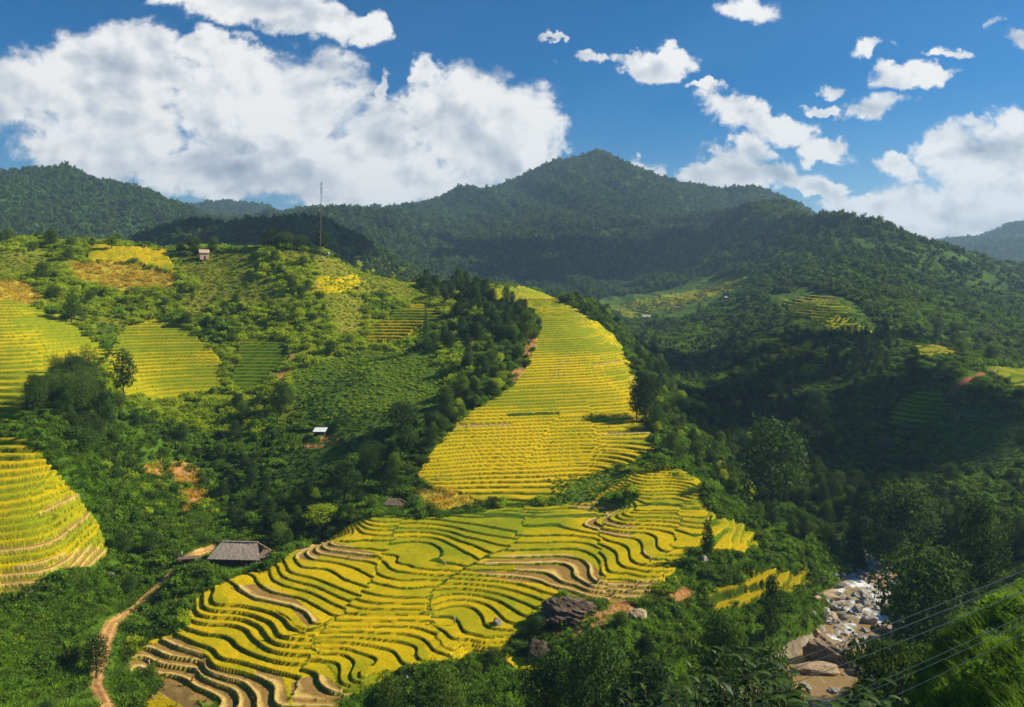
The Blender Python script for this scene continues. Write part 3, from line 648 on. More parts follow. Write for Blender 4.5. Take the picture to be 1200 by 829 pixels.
def blob_mesh(name, n, size, seed, mat, h=1.0):
    """small-scale crown for far trees: 1 unit wide"""
    rng = np.random.RandomState(seed); lob = [(rng.normal()*0.16, rng.normal()*0.16, h*(0.25+0.6*i/5), 0.34-0.03*i, 0.34-0.03*i, 0.24*h) for i in range(6)]
    return crown_mesh(name, lob, n, size, mat, seed, inner=0.75, aspect=0.8)
def shrub_mesh(name, n, size, seed, mat, asp=0.55):
    rng = np.random.RandomState(seed); lob = [(rng.normal()*0.28, rng.normal()*0.28, 0.18+0.25*rng.rand(), 0.30, 0.30, 0.26) for i in range(7)]
    return crown_mesh(name, lob, n, size, mat, seed, inner=0.6, aspect=asp)
def tuft_mesh(name, n, h, spread, seed, mat, width=0.05):
    rng = np.random.RandomState(seed); a = rng.rand(n)*6.283; r = spread*np.sqrt(rng.rand(n)); b = np.stack([r*np.cos(a), r*np.sin(a), -0.05*np.ones(n)], 1)
    ln = np.stack([np.cos(a)*0.5+rng.normal(size=n)*0.25, np.sin(a)*0.5+rng.normal(size=n)*0.25, np.ones(n)], 1); ln /= np.linalg.norm(ln, axis=1)[:,None]
    hh = (h*(0.5+0.7*rng.rand(n)))[:,None]; sd = np.stack([-np.sin(a+0.8), np.cos(a+0.8), 0*a], 1)*width
    mid = b+ln*hh*0.6; tip = b+ln*hh+np.stack([np.cos(a), np.sin(a), -0.5+0*a], 1)*hh*0.28
    v = np.stack([b-sd, b+sd, mid+sd*0.8, mid-sd*0.8, mid-sd*0.8, mid+sd*0.8, tip+sd*0.1, tip-sd*0.1], 1).reshape(-1,3)
    f = np.arange(8*n).reshape(-1,4); me = mesh_np(name, v, f, mat, False); tone_attr(me, np.repeat((rng.rand(n)-0.5)*0.4, 8)); return me

def scatter(name, me, P, S, RZ, label, cat, SZ=None):
    """one object: every point carries a copy of me"""
    if len(P) == 0: return
    src = bpy.data.objects.new('source_'+name, me)
    pm = bpy.data.meshes.new(name+'_points'); pm.vertices.add(len(P)); pm.vertices.foreach_set('co', np.asarray(P, np.float32).ravel())
    a = pm.attributes.new('sc', 'FLOAT_VECTOR', 'POINT'); sz = S if SZ is None else SZ
    a.data.foreach_set('vector', np.stack([S, S, sz], 1).astype(np.float32).ravel())
    a = pm.attributes.new('ro', 'FLOAT_VECTOR', 'POINT'); a.data.foreach_set('vector', np.stack([0*RZ, 0*RZ, RZ], 1).astype(np.float32).ravel())
    o = link(name, pm); tag(o, label, cat, None, 'stuff')
    g = bpy.data.node_groups.new('spread_'+name, 'GeometryNodeTree')
    g.interface.new_socket('Geometry', in_out='INPUT', socket_type='NodeSocketGeometry'); g.interface.new_socket('Geometry', in_out='OUTPUT', socket_type='NodeSocketGeometry')
    gi = g.nodes.new('NodeGroupInput'); go = g.nodes.new('NodeGroupOutput'); mp = g.nodes.new('GeometryNodeMeshToPoints')
    io = g.nodes.new('GeometryNodeInstanceOnPoints'); ob = g.nodes.new('GeometryNodeObjectInfo'); ob.inputs[0].default_value = src; ob.inputs['As Instance'].default_value = True
    s_ = g.nodes.new('GeometryNodeInputNamedAttribute'); s_.data_type = 'FLOAT_VECTOR'; s_.inputs[0].default_value = 'sc'
    r_ = g.nodes.new('GeometryNodeInputNamedAttribute'); r_.data_type = 'FLOAT_VECTOR'; r_.inputs[0].default_value = 'ro'
    g.links.new(gi.outputs[0], mp.inputs[0]); g.links.new(mp.outputs[0], io.inputs['Points']); g.links.new(ob.outputs['Geometry'], io.inputs['Instance'])
    g.links.new(s_.outputs[0], io.inputs['Scale']); g.links.new(r_.outputs[0], io.inputs['Rotation']); g.links.new(io.outputs[0], go.inputs[0])
    md = o.modifiers.new('spread', 'NODES'); md.node_group = g; return o

# ---- where plants stand: density fields on the grid
WOODS = [  # outline, near, far, trees per 100 m2, kinds
 ('gully', [(220,560),(300,575),(375,590),(410,560),(470,530),(515,480),(540,440),(556,400),(600,360),(626,372),(630,392),(600,440),(575,468),(545,490),(520,520),(484,556),(440,600),(395,622),(340,640),(300,630),(250,612)], 215, 460, 2.6, ('darkbroad','broad','darktall','yellow','bamboo','broad_b')),
 ('fold', [(440,345),(480,335),(560,336),(620,360),(600,380),(560,410),(535,440),(505,405),(525,375),(512,356),(470,352)], 350, 620, 2.6, ('darkbroad','darktall')),
 ('clump', [(28,482),(58,440),(112,428),(128,446),(135,470),(122,520),(105,565),(72,542),(50,505)], 215, 330, 2.6, ('bamboo','darkbroad','darktall')),
 ('shoulder', [(650,338),(700,365),(745,392),(790,430),(840,470),(872,500),(905,560),(880,590),(840,565),(800,545),(772,520),(762,480),(748,440),(738,400),(700,372)], 255, 640, 2.6, ('darktall','broad','darkbroad','broad_b','bamboo','yellow')),
 ('upper', [(195,330),(240,305),(320,300),(372,312),(432,330),(420,370),(400,402),(335,398),(280,395),(262,428),(235,395),(190,368)], 330, 480, 0.8, ('broad','yellow','broad_b','yellow')),
 ('belt', [(75,345),(130,345),(205,345),(235,392),(200,375),(150,380),(125,405),(95,392)], 330, 450, 0.6, ('broad','yellow')),
 ('leftcrest', [(0,285),(90,290),(95,330),(70,360),(20,330),(0,325)], 370, 480, 0.5, ('broad','darkbroad')),
 ('midwood', [(120,470),(230,465),(330,430),(345,480),(330,540),(320,570),(250,560),(200,520),(130,520)], 215, 420, 0.45, ('broad','darkbroad','young')),
 ('valley', [(835,400),(900,380),(1050,400),(1060,440),(1000,500),(960,560),(1100,560),(1200,600),(1240,700),(1100,690),(1040,665),(960,650),(900,640),(870,600),(905,560),(872,500)], 200, 640, 2.0, ('darkbroad','darktall','broad','broad_b','bamboo','layered')),
 ('gorge', [(880,560),(960,560),(1100,560),(1240,600),(1240,760),(1120,740),(1060,720),(1040,668),(960,655),(900,630)], 150, 330, 2.6, ('darkbroad','darktall','broad')),
 ('spur', [(1060,400),(1240,420),(1240,600),(1000,600),(1000,500)], 240, 560, 0.45, ('broad','darkbroad','young')),
 ('farslope', [(680,330),(720,300),(880,250),(960,230),(1100,280),(1240,330),(1240,440),(1110,405),(1050,400),(900,390),(830,400),(760,390)], 500, 620, 0.8, ('darkbroad','broad')),
 ('fieldhedge', [(650,590),(668,572),(700,556),(740,545),(775,540),(790,548),(745,556),(712,574),(690,592)], 225, 275, 2.2, ('yellow','young','broad')),
 ('hedge', [(478,602),(560,588),(650,588),(690,592),(600,600),(500,612)], 225, 262, 1.2, ('yellow','young')),
 ('lowbank', [(400,826),(480,790),(580,775),(640,735),(700,745),(760,720),(830,710),(880,740),(920,800),(930,860),(700,880),(420,860)], 105, 175, 1.3, ('darkbroad','young','broad')),
 ('streambank', [(850,715),(900,700),(950,720),(930,760),(880,790),(850,760)], 140, 200, 1.4, ('broad','young')),
 ('househedge', [(205,675),(250,668),(320,668),(316,690),(262,682),(230,700)], 175, 225, 1.2, ('young','yellow')),
 ('pathside', [(80,740),(118,720),(112,760),(150,800),(110,830),(70,800)], 140, 185, 0.35, ('young','darkbroad')),
]
wood = np.full(U.shape, -1); dens_t = np.zeros(U.shape)
wu2 = U+6*fbm(U/22, V/16, 3, 70); wv2 = V+4*fbm(U/22, V/16, 3, 71)
free = (fid == 0) & (pd > 1.6) & ~path & ~stones & (rd > rw*1.0) & ~corn & ~meadow & ~(soil & (sn > -0.18)) & (rdist > 3)
for k, (nm, p, a, b, d, kinds) in enumerate(WOODS):
    m = inpoly(wu2, wv2, p) & (Y > a) & (Y < b) & free; wood[m] = k; dens_t[m] = d/100
dflt = free & (wood < 0) & (Y > 125) & (Y < 560); dens_t[dflt] = 0.0028
farm = (Y > 480) & (fid == 0) & ~meadow & (wood < 0); 
dens_t *= (0.45+1.1*(fbm(X/25, Y/25, 3, 72) > -0.12))
OPEN = np.zeros(U.shape, bool)      # ground kept clear in front of the buildings
for (hu, hy, r, hw, fr) in ((283,219,11,36,9),(376,296,5,10,26),(462,243,6,20,16),(239,455,6,6,30),(382,461,4,5,30),(853,880,10,8,90),(931,900,10,8,90)):
    OPEN |= (np.hypot(X-wx(hu,hy), Y-hy) < r) | ((np.abs(U-hu) < hw) & (Y > hy-fr) & (Y < hy+2))
dens_t[OPEN] = 0
# what the terrain hides from the camera (with room for tree tops)
Vf = HZ - Z*F/Y
run = np.minimum.accumulate(Vf, 0); run = np.concatenate([np.full((1, NU), 2000.), run[:-1]])
def seen(hm): return ((Vf - hm*F/Y) < run+10) & (U > -70) & ((U < 1270) | (Y < 118)) & ((Vf-hm*F/Y) < 850)
cell = np.zeros(U.shape); cell[:-1, :-1] = np.abs((UC[1:]-UC[:-1])[None]/F*Y[:-1, :-1])*(YR[1:]-YR[:-1])[:, None]
rs = np.random.RandomState(5)
def sample(density, mask, seed):
    rs = np.random.RandomState(seed)
    lam = density*cell*mask; cnt = rs.poisson(lam); j, i = np.nonzero(cnt); rep = cnt[j, i]; j = np.repeat(j, rep); i = np.repeat(i, rep)
    a = rs.rand(len(j)); b = rs.rand(len(j)); j1 = np.minimum(j+1, NY-1); i1 = np.minimum(i+1, NU-1)
    y = YR[j]*(1-b)+YR[j1]*b; u = UC[i]*(1-a)+UC[i1]*a
    z = (Z[j,i]*(1-a)+Z[j,i1]*a)*(1-b)+(Z[j1,i]*(1-a)+Z[j1,i1]*a)*b
    return u, y, z, j, i

TREES = []   # (apparent size, kind, x, y, z, height scale, width scale, rot, wood)
u_, y_, z_, j_, i_ = sample(dens_t, seen(9) & (Y < 640), 21)
for u, y, z, j, i in zip(u_, y_, z_, j_, i_):
    w = wood[j, i]; kinds = WOODS[w][5] if w >= 0 else ('young','broad','darkbroad') if U[j,i] > 600 or Y[j,i] < 300 else ('yellow','young','broad')
    k = kinds[rs.randint(len(kinds))]; sc = 0.48+0.42*rs.rand()
    if w < 0: sc *= 0.7
    if WOODS[w][0] in ('fieldhedge','hedge','househedge','lowbank','streambank','pathside') and w >= 0: sc *= 0.62
    if k == 'bamboo' and WOODS[w][0] != 'clump': sc *= 0.62
    if k == 'layered': sc *= 0.75
    sc *= 0.8+0.5*rs.rand()**2
    TREES.append([PROTO[k][2]*sc*F/y, k, (u-CX)/F*y, y, z, sc*(0.85+0.3*rs.rand()), sc, rs.rand()*6.28, w])
TREES.sort(key=lambda t: -t[0])
print('trees sampled', len(TREES))
WHERE = {'gully':'in the dark gully between the green slope and the yellow ridge','fold':'in the wooded fold behind the top of the yellow ridge','clump':'in the dark clump beside the left terraces','shoulder':'on the wooded right shoulder of the yellow ridge',
 'upper':'on the sunny slope below the antenna mast','belt':'in the sunny belt above the fan shaped terraces','leftcrest':'near the crest of the far left slope','midwood':'in the scrub between the left terraces and the green slope','valley':'in the shaded woods of the right valley',
 'gorge':'in the shaded gorge above the rocky stream','spur':'on the grassy spur facing the valley','farslope':'on the distant opposite hillside','fieldhedge':'in the leafy strip dividing the upper and lower fields','hedge':'in the low hedge along the top of the lower field',
 'lowbank':'on the weedy bank below the golden terraces','streambank':'on the bank just left of the stream','househedge':'in the garden around the wooden house','pathside':'beside the dirt path at the lower left'}
KIND = {'broad':('broadleaf_tree','mid green bushy tree','tree'),'broad_b':('broadleaf_tree','green round headed tree','tree'),'darkbroad':('broadleaf_tree','dark green dense tree','tree'),'darktall':('broadleaf_tree','tall dark green tree','tree'),
 'yellow':('broadleaf_tree','yellow green bushy tree','tree'),'spire':('conifer_tree','narrow pointed dark tree','tree'),'layered':('broadleaf_tree','wide tree with flat leafy layers','tree'),'bamboo':('bamboo_clump','tall feathery bamboo clump','bamboo'),
 'bare':('bare_tree','grey brown thinly leaved tree','tree'),'young':('young_tree','small slender green tree','tree')}
def plant(kind, x, y, z, sz, sw, rot, label, group):
    cm, tm, h, w = PROTO[kind]; o = empty(KIND[kind][0], (x, y, z), rot); o.scale = (sw, sw, sz)
    tag(o, label, KIND[kind][2], group)
    link('trunk', tm, o); link('crown', cm, o); return o
# trees that stand out on their own: kind, column, metres ahead, row of the top, width in photo pixels, words
SPECIAL = [
 ('darkbroad',700,124,738,96,'dark leafy tree at the bottom centre below the grey boulder'),('darktall',762,119,772,80,'dark tree at the bottom right of the centre, its foot out of sight'),('darkbroad',846,127,716,62,'dark tree in front of the dull yellow plots above the cut bank'),
 ('darkbroad',640,128,762,66,'dark leafy tree at the bottom below the small yellow plot'),('broad',520,138,782,56,'shaded leafy tree under the lower edge of the golden terraces'),('broad',455,141,790,44,'small leafy tree beside the lowest corner of the golden terraces'),('darkbroad',905,112,752,74,'leafy dark tree just left of the muddy pool'),
 ('darkbroad',1090,150,642,128,'huge dark spreading tree overhanging the right bank of the stream'),('darktall',1148,168,582,58,'tall creeper covered tree behind the huge spreading tree'),('layered',1052,104,742,118,'bright green flat layered tree beside the power cables'),
 ('broad',1062,238,566,92,'broad rounded tree in the shaded gorge right of the hollow'),('broad',980,235,470,66,'wide tree crown in the shaded middle of the right valley') if False else ('darkbroad',905,262,492,92,'broad dark tree at the head of the shaded gorge'),
 ('bamboo',68,262,432,44,'leftmost tall bamboo clump beside the left terraces'),('bamboo',96,262,428,44,'tallest bamboo clump beside the left terraces'),('darktall',112,268,444,32,'dark tree on the right side of the bamboo clumps'),('darkbroad',92,238,500,54,'round dark tree directly below the bamboo clumps'),
 ('young',145,300,408,26,'thin ragged tree in front of the fan shaped terraces'),('broad_b',84,372,344,22,'olive tree at the upper right corner of the left terraces'),
 ('broad',60,462,268,20,'round dark tree on the skyline at the far left'),('broad',84,462,277,13,'small tree on the left skyline, right of the round dark one'),('young',108,462,278,9,'tiny tree on the left skyline above the yellow field'),('young',131,461,275,15,'small flat topped tree on the left skyline'),
 ('broad',250,463,278,14,'tree on the crest just right of the small pink house'),('broad',228,463,277,15,'tree on the crest just left of the small pink house'),('broad',211,463,283,14,'leftmost tree of the small grove on the crest by the pink house'),
 ('darkbroad',318,463,269,26,'big round dark tree on the crest left of the antenna mast'),('darkbroad',335,463,271,22,'second big round dark tree on the crest left of the antenna mast'),('darkbroad',354,463,276,24,'low dark tree on the crest between the round trees and the mast'),('darktall',377,466,270,20,'dark tree directly behind the foot of the antenna mast'),
 ('spire',974,740,317,6,'left one of two pointed trees on the opposite hill'),('spire',981,745,319,5,'right one of two pointed trees on the opposite hill'),('spire',499,352,361,13,'dark pointed tree at the right edge of the small terraced knoll'),
 ('darkbroad',756,302,436,36,'dark tree on the right edge of the ridge terraces casting a shadow'),('darktall',746,300,450,20,'dark tree left of a bigger one on the right edge of the ridge terraces'),
 ('darkbroad',470,283,470,50,'dark tree at the foot of the green slope'),('darktall',405,246,540,38,'tall dark tree where the gully meets the golden terraces'),('yellow',378,238,590,50,'olive bushy tree above the left corner of the golden terraces'),
 ('darkbroad',330,312,446,34,'dark tree at the left edge of the green slope'),('bamboo',432,258,515,34,'bluish feathery bamboo at the right side of the gully'),('young',829,196,608,14,'small dark tree at the right end of the golden terraces'),
 ('young',905,176,672,26,'slender young tree on the bank beside the stream'),('darkbroad',113,158,742,34,'dark bush like tree hanging over the dirt path'),('young',236,207,660,26,'young tree in front of the left corner of the wooden house'),('broad_b',618,372,364,26,'yellowish tree at the top left corner of the ridge terraces'),
 ('darktall',958,335,455,30,'bushy tree catching the light in the right valley'),('broad',1040,232,610,60,'round dark tree at the top of the visible stream'),('broad',930,250,640,50,'low tree where the stream leaves the gorge')]
n_ind = 0
for kd, u, y, vt, wp, lab in SPECIAL:
    cm, tm, h, w = PROTO[kd]; z = float(ground(u, y)); hh = max(-(vt-HZ)/F*y - z, 2.0); ww = wp/F*y
    plant(kd, wx(u, y), y, z-0.2, hh/h, ww/w, rs.rand()*6.28, lab, None); n_ind += 1
SP = np.array([(wx(u, y), y, wp/F*y*0.35) for kd, u, y, vt, wp, lab in SPECIAL])
TREES = [t for t in TREES if not (np.hypot(SP[:,0]-t[2], SP[:,1]-t[3]) < SP[:,2]+0.8).any()]
N_IND = 300 - n_ind
LAND = [(283,650,'the wooden house'),(462,592,'the small thatched hut'),(376,506,'the white roofed shed'),(670,712,'the big grey boulder'),(118,750,'the dirt path'),(377,290,'the antenna mast'),(195,550,'the patch of dry stalks'),(990,765,'the big stream boulder'),
 (1020,680,'the top of the visible stream'),(1130,470,'the red dirt track'),(1080,480,'the green terraces on the spur'),(930,446,'the striped shaded terraces'),(760,470,'the right edge of the ridge terraces'),(600,336,'the top of the yellow ridge'),(560,410,'the upper left edge of the yellow ridge'),
 (500,510,'the lower left edge of the yellow ridge'),(430,470,'the green slope'),(470,378,'the terraced knoll'),(200,420,'the fan shaped terraces'),(305,425,'the bare earth terraces'),(50,420,'the far left terraces'),(80,620,'the lower left terraces'),(150,320,'the ochre maize field'),
 (840,600,'the right end of the golden terraces'),(1090,690,'the huge spreading tree'),(1148,610,'the creeper covered tree'),(1062,600,'the rounded gorge tree'),(905,530,'the broad tree at the gorge head'),(80,470,'the bamboo clumps'),(870,690,'the dull yellow bank plots'),(810,430,'the shaded hollow behind the ridge'),(985,382,'the yellow field across the valley')]
def where_is(u, v):
    d, lu, lv, nm = min((math.hypot(u-a, (v-b)*1.2), a, b, n) for a, b, n in LAND)
    du, dv = u-lu, v-lv; side = ('right of' if du > 0 else 'left of') if abs(du) > 2*abs(dv) else ('below' if dv > 0 else 'above') if abs(dv) > 2*abs(du) else ('below and right of' if dv > 0 else 'above and right of') if du > 0 else ('below and left of' if dv > 0 else 'above and left of')
    return ('just ' if d < 30 else 'well ' if d > 75 else '')+side.replace('and ','')+' '+nm.replace('at the gorge head','in the gorge')
for t in TREES[:N_IND]:
    u, v = CX+F*t[2]/t[3], HZ-(t[4]+4)*F/t[3]; q = t[5]*PROTO[t[1]][2]; size = 'low' if q < 5 else 'middling' if q < 7.5 else 'tall'
    words = KIND[t[1]][1].replace('mid green','green').replace('tall ', '').replace('small ', '').replace('medium sized','mid sized')
    lab = size+' '+words+' '+where_is(u, v); lab = lab if len(lab.split()) <= 16 else lab.replace('well ', '').replace('just ', '').replace(size+' ', '')
    plant(t[1], t[2], t[3], t[4]-0.2, t[5], t[6], t[7], lab, words+'s of the valley slopes')
rest = TREES[N_IND:]; byk = {}
for t in rest: byk.setdefault(t[1], []).append(t)
for k, L in byk.items():
    cm, tm, h, w = PROTO[k]; a = np.array([(t[2], t[3], t[4]-0.2, t[5], t[6], t[7]) for t in L])
    # trunk and crown of this kind in one mesh
    cv = np.empty(len(cm.vertices)*3, np.float32); cm.vertices.foreach_get('co', cv); tv = np.empty(len(tm.vertices)*3, np.float32); tm.vertices.foreach_get('co', tv)
    cf = np.arange(len(cm.vertices)).reshape(-1,4)
    tf = np.empty(len(tm.loops), np.int32); tm.loops.foreach_get('vertex_index', tf)
    me = mesh_np(k+'_whole', np.concatenate([cv.reshape(-1,3), tv.reshape(-1,3)]), np.concatenate([cf, tf.reshape(-1,4)+len(cv)//3]), cm.materials[0], False)
    me.materials.append(MBK); mi = np.zeros(len(me.polygons), np.int32); mi[len(cf):] = 1; me.polygons.foreach_set('material_index', mi)
    tn = np.zeros(len(me.vertices), np.float32); tmp = np.empty(len(cv)//3, np.float32); cm.attributes['tone'].data.foreach_get('value', tmp); tn[:len(tmp)] = tmp; tone_attr(me, tn)
    scatter('woodland', me, a[:,:3], a[:,4], a[:,5], 'smaller and farther '+KIND[k][1]+'s covering the valley slopes', 'woodland', a[:,3])
print('individual', n_ind+min(N_IND, len(TREES)), 'rest', len(rest))

# far forest
fa = (Y > 430) & (fid == 0) & ~meadow & ((wood < 0) | (Y > 620)) & ~((U < 640) & (Y < 620))
dn = np.where(fa, 1/15.0, 0)*np.clip((760/Y)**1.1, 0.12, 1)*np.where(U > 700, np.where(fbm(X/45, Y/60, 3, 80) > np.where(Y > 1300, -0.5, 0.0), 1.0, 0.16), 1.0)
dn *= np.where((Y < 620), 0.5, 1)
u_, y_, z_, j_, i_ = sample(dn, seen(8), 22); n = len(u_); x_ = (u_-CX)/F*y_
S = (3.6+4.4*rs.rand(n)**2)*np.clip((y_/760)**0.42, 0.9, 1.75); SZ = S*(0.6+0.75*rs.rand(n)**2); which = rs.randint(3, size=n)
print('far forest', n)
for k in range(3):
    m = which == k; me = blob_mesh('far_crown', 300, 0.17, 30+k, MFOR)
    scatter('forest', me, np.stack([x_, y_, z_-0.8], 1)[m], S[m], rs.rand(m.sum())*6.28, ['dark evergreen forest covering the far mountains','mixed green forest trees on the far mountains','rough canopy trees on the far mountain sides'][k], 'forest', SZ[m])

# undergrowth on near slopes
ug = free & (Y > 118) & (Y < 900) & ~((U < 460) & (Y > 480)) & (pd > 3.2)
cl = fbm(X/9, Y/9, 3, 82)
dn = np.where(ug, 0.40*(0.35+1.3*(cl > -0.05)), 0)*np.clip((240/Y), 0.22, 1.4)
dn += (meadow & (Y < 620))*0.9*np.clip(240/Y,.4,1)
dn[OPEN & (Y > 225) & (U > 430) & (U < 500)] = 0
dn[OPEN & (np.hypot(X-wx(283,219), Y-219) > 9.5) & (Y < 300)] *= 0.25
for (hu, hy, r) in ((283,219,9.5),(376,296,4),(462,243,4)):
    d = np.hypot(X-wx(hu,hy), Y-hy); dn[d < r] = 0
u_, y_, z_, j_, i_ = sample(dn, seen(3), 23); n = len(u_); x_ = (u_-CX)/F*y_
S = (1.3+2.3*rs.rand(n)**1.6)*np.clip((y_/230)**0.5, 0.75, 1.7); S *= np.where(meadow[j_, i_], 0.30, 1.0); print('undergrowth', n)
bright_k = 0
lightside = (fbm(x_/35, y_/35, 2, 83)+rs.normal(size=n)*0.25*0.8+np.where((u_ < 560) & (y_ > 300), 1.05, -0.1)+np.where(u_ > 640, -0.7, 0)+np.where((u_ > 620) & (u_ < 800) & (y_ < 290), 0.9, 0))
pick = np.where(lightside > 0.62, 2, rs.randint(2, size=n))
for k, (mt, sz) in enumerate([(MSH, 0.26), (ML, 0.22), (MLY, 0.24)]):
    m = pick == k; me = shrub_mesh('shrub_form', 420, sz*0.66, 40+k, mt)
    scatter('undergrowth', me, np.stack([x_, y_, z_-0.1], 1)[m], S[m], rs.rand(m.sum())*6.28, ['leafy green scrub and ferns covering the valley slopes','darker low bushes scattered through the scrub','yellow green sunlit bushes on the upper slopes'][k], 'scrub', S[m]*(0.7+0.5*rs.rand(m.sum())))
# fine grass between them on the nearer slopes
gm = free & (Y > 118) & (Y < 262) & (pd > 1.7)
u_, y_, z_, j_, i_ = sample(np.where(gm, 0.75, 0), seen(1), 24); n = len(u_); print('grass', n)
scatter('grass', tuft_mesh('grass_form', 34, 0.9, 0.7, 50, MGR, 0.07), np.stack([(u_-CX)/F*y_, y_, z_], 1), 0.8+0.9*rs.rand(n), rs.rand(n)*6.28, 'bright green grass and ferns on the lower slopes', 'grass')
# near bank at the lower right
nb = (Y > 33) & (Y < 118)
u_, y_, z_, j_, i_ = sample(np.where(nb, 2.2*(0.5+(fbm(X/4, Y/4, 3, 85) > -0.1)), 0)*np.clip(60/Y, 0.3, 1.3), seen(2), 25); n = len(u_); print('bank grass', n)
scatter('grass', tuft_mesh('bank_grass_form', 70, 0.9, 0.6, 51, MGR, 0.028), np.stack([(u_-CX)/F*y_, y_, z_], 1), 0.6+0.8*rs.rand(n), rs.rand(n)*6.28, 'long grass on the near bank at the lower right', 'grass')
u_, y_, z_, j_, i_ = sample(np.where(nb, 0.45*(fbm(X/6, Y/6, 3, 86) > -0.05), 0), seen(2), 26); n = len(u_)
scatter('undergrowth', shrub_mesh('bank_shrub_form', 420, 0.14, 52, MSH), np.stack([(u_-CX)/F*y_, y_, z_-0.1], 1), 0.9+1.5*rs.rand(n)**2, rs.rand(n)*6.28, 'leafy weeds and ferns on the near bank at the lower right', 'scrub')
# dry maize stalks and scrub
dm = (corn | (soil & (U < 260) & (V < 620))) & (Y > 200)
u_, y_, z_, j_, i_ = sample(np.where(dm, 0.38, 0), seen(2), 27); n = len(u_); print('corn', n)
scatter('maize_stalks', tuft_mesh('stalk_form', 16, 1.9, 0.5, 53, MDRY, 0.09), np.stack([(u_-CX)/F*y_, y_, z_], 1), 0.7+0.5*rs.rand(n), rs.rand(n)*6.28, 'dry yellow brown maize stalks standing on the slopes', 'maize')

# weeds on the terrace banks, and the crop itself on the nearer beds
wb = (terr & ((s < wr*0.95) | bund)) & (Y < 300)
u_, y_, z_, j_, i_ = sample(np.where(wb, 0.5, 0)*(0.4+1.0*(fbm(X/5, Y/5, 2, 99) > 0)), seen(1), 28); n = len(u_); print('bank weeds', n)
scatter('grass', tuft_mesh('weed_form', 26, 0.30, 0.32, 54, MGR, 0.05), np.stack([(u_-CX)/F*y_, y_, z_-0.05], 1), 0.5+0.8*rs.rand(n), rs.rand(n)*6.28, 'green weeds growing on the banks between the rice terraces', 'grass')
rb = terr & (s > wr+0.05) & (s < 0.97) & ~is_h & ~bund & (Y < 262)
u_, y_, z_, j_, i_ = sample(np.where(rb, 1.5, 0), seen(1), 29); n = len(u_); print('rice', n)
gr = rn[j_, i_, 0]+0.10*rs.normal(size=n) < 0.40
for m, mt, lb in ((gr, MRG, 'greenish unripe rice standing in the terraces'), (~gr, MRI, 'ripe golden rice standing in the terraces')):
    scatter('rice_plants', tuft_mesh('rice_form', 20, 0.20, 0.45, 55, mt, 0.05), np.stack([(u_-CX)/F*y_, y_, z_-0.06], 1)[m], 0.7+0.6*rs.rand(m.sum()), rs.rand(m.sum())*6.28, lb, 'rice')
st = terr & is_h & (s > wr) & (Y < 262)
u_, y_, z_, j_, i_ = sample(np.where(st, 0.8, 0), seen(1), 31); n = len(u_)
scatter('rice_stubble', tuft_mesh('stubble_form', 10, 0.16, 0.4, 56, MDRY, 0.04), np.stack([(u_-CX)/F*y_, y_, z_], 1), 0.8+0.5*rs.rand(n), rs.rand(n)*6.28, 'cut straw stubble on the harvested terraces', 'stubble')
# broad weeds and dead stems on the near bank
u_, y_, z_, j_, i_ = sample(np.where(nb, 0.35, 0)*(fbm(X/5, Y/5, 3, 87) > 0.05), seen(2), 32); n = len(u_)
scatter('undergrowth', shrub_mesh('bank_weed_form', 160, 0.28, 57, MLD, 0.5), np.stack([(u_-CX)/F*y_, y_, z_-0.1], 1), 0.8+1.0*rs.rand(n)**2, rs.rand(n)*6.28, 'dark broad leaved weeds on the near bank at the lower right', 'scrub')
u_, y_, z_, j_, i_ = sample(np.where(nb, 0.10, 0), seen(2), 33); n = len(u_)
scatter('dead_stems', tuft_mesh('dead_stem_form', 7, 1.5, 0.3, 58, MBARE, 0.012), np.stack([(u_-CX)/F*y_, y_, z_], 1), 0.7+0.6*rs.rand(n), rs.rand(n)*6.28, 'thin dead stems in the grass of the near bank', 'stems')
# ------------------------------------------------------------------ stream
def water_mat():
    m = MT('stream_water'); g = m.n('ShaderNodeNewGeometry'); mp = m.n('ShaderNodeMapping'); m.l(g.outputs['Position'], mp.inputs[0]); mp.inputs['Scale'].default_value = (1.0, 0.55, 1.0)
    a = m.n('ShaderNodeAttribute', attribute_name='alb')
    n = m.noise(0.55, 6, 0.65, mp.outputs[0]); f = m.n('ShaderNodeMath', operation='ADD'); m.l(n, f.inputs[0]); m.l(a.outputs['Fac'], f.inputs[1])
    c = m.ramp(f.outputs[0], [(0.55, (0.30,0.20,0.075)), (0.65, (0.33,0.29,0.20)), (0.73, (0.50,0.52,0.52)), (0.82, (0.86,0.85,0.82))]); m.l(c, m.p.inputs['Base Color'])
    r = m.n('ShaderNodeMapRange'); m.l(f.outputs[0], r.inputs[0]); r.inputs[1].default_value = 0.6; r.inputs[2].default_value = 0.95; r.inputs[3].default_value = 0.12; r.inputs[4].default_value = 0.7
    m.l(r.outputs[0], m.p.inputs['Roughness']); m.bump(m.noise(1.6, 5, 0.7, mp.outputs[0]), 0.7, 0.25); return m.m
WPTS = []
for a, b in zip(rp[:-1], rp[1:]):
    L = max(2, int(math.hypot(b[0]-a[0], b[1]-a[1])/0.6))
    WPTS += [a+(b-a)*t/L for t in range(L)]
WPTS = np.array(WPTS); wv_, wf_, wc_ = [], [], []
NW = 31
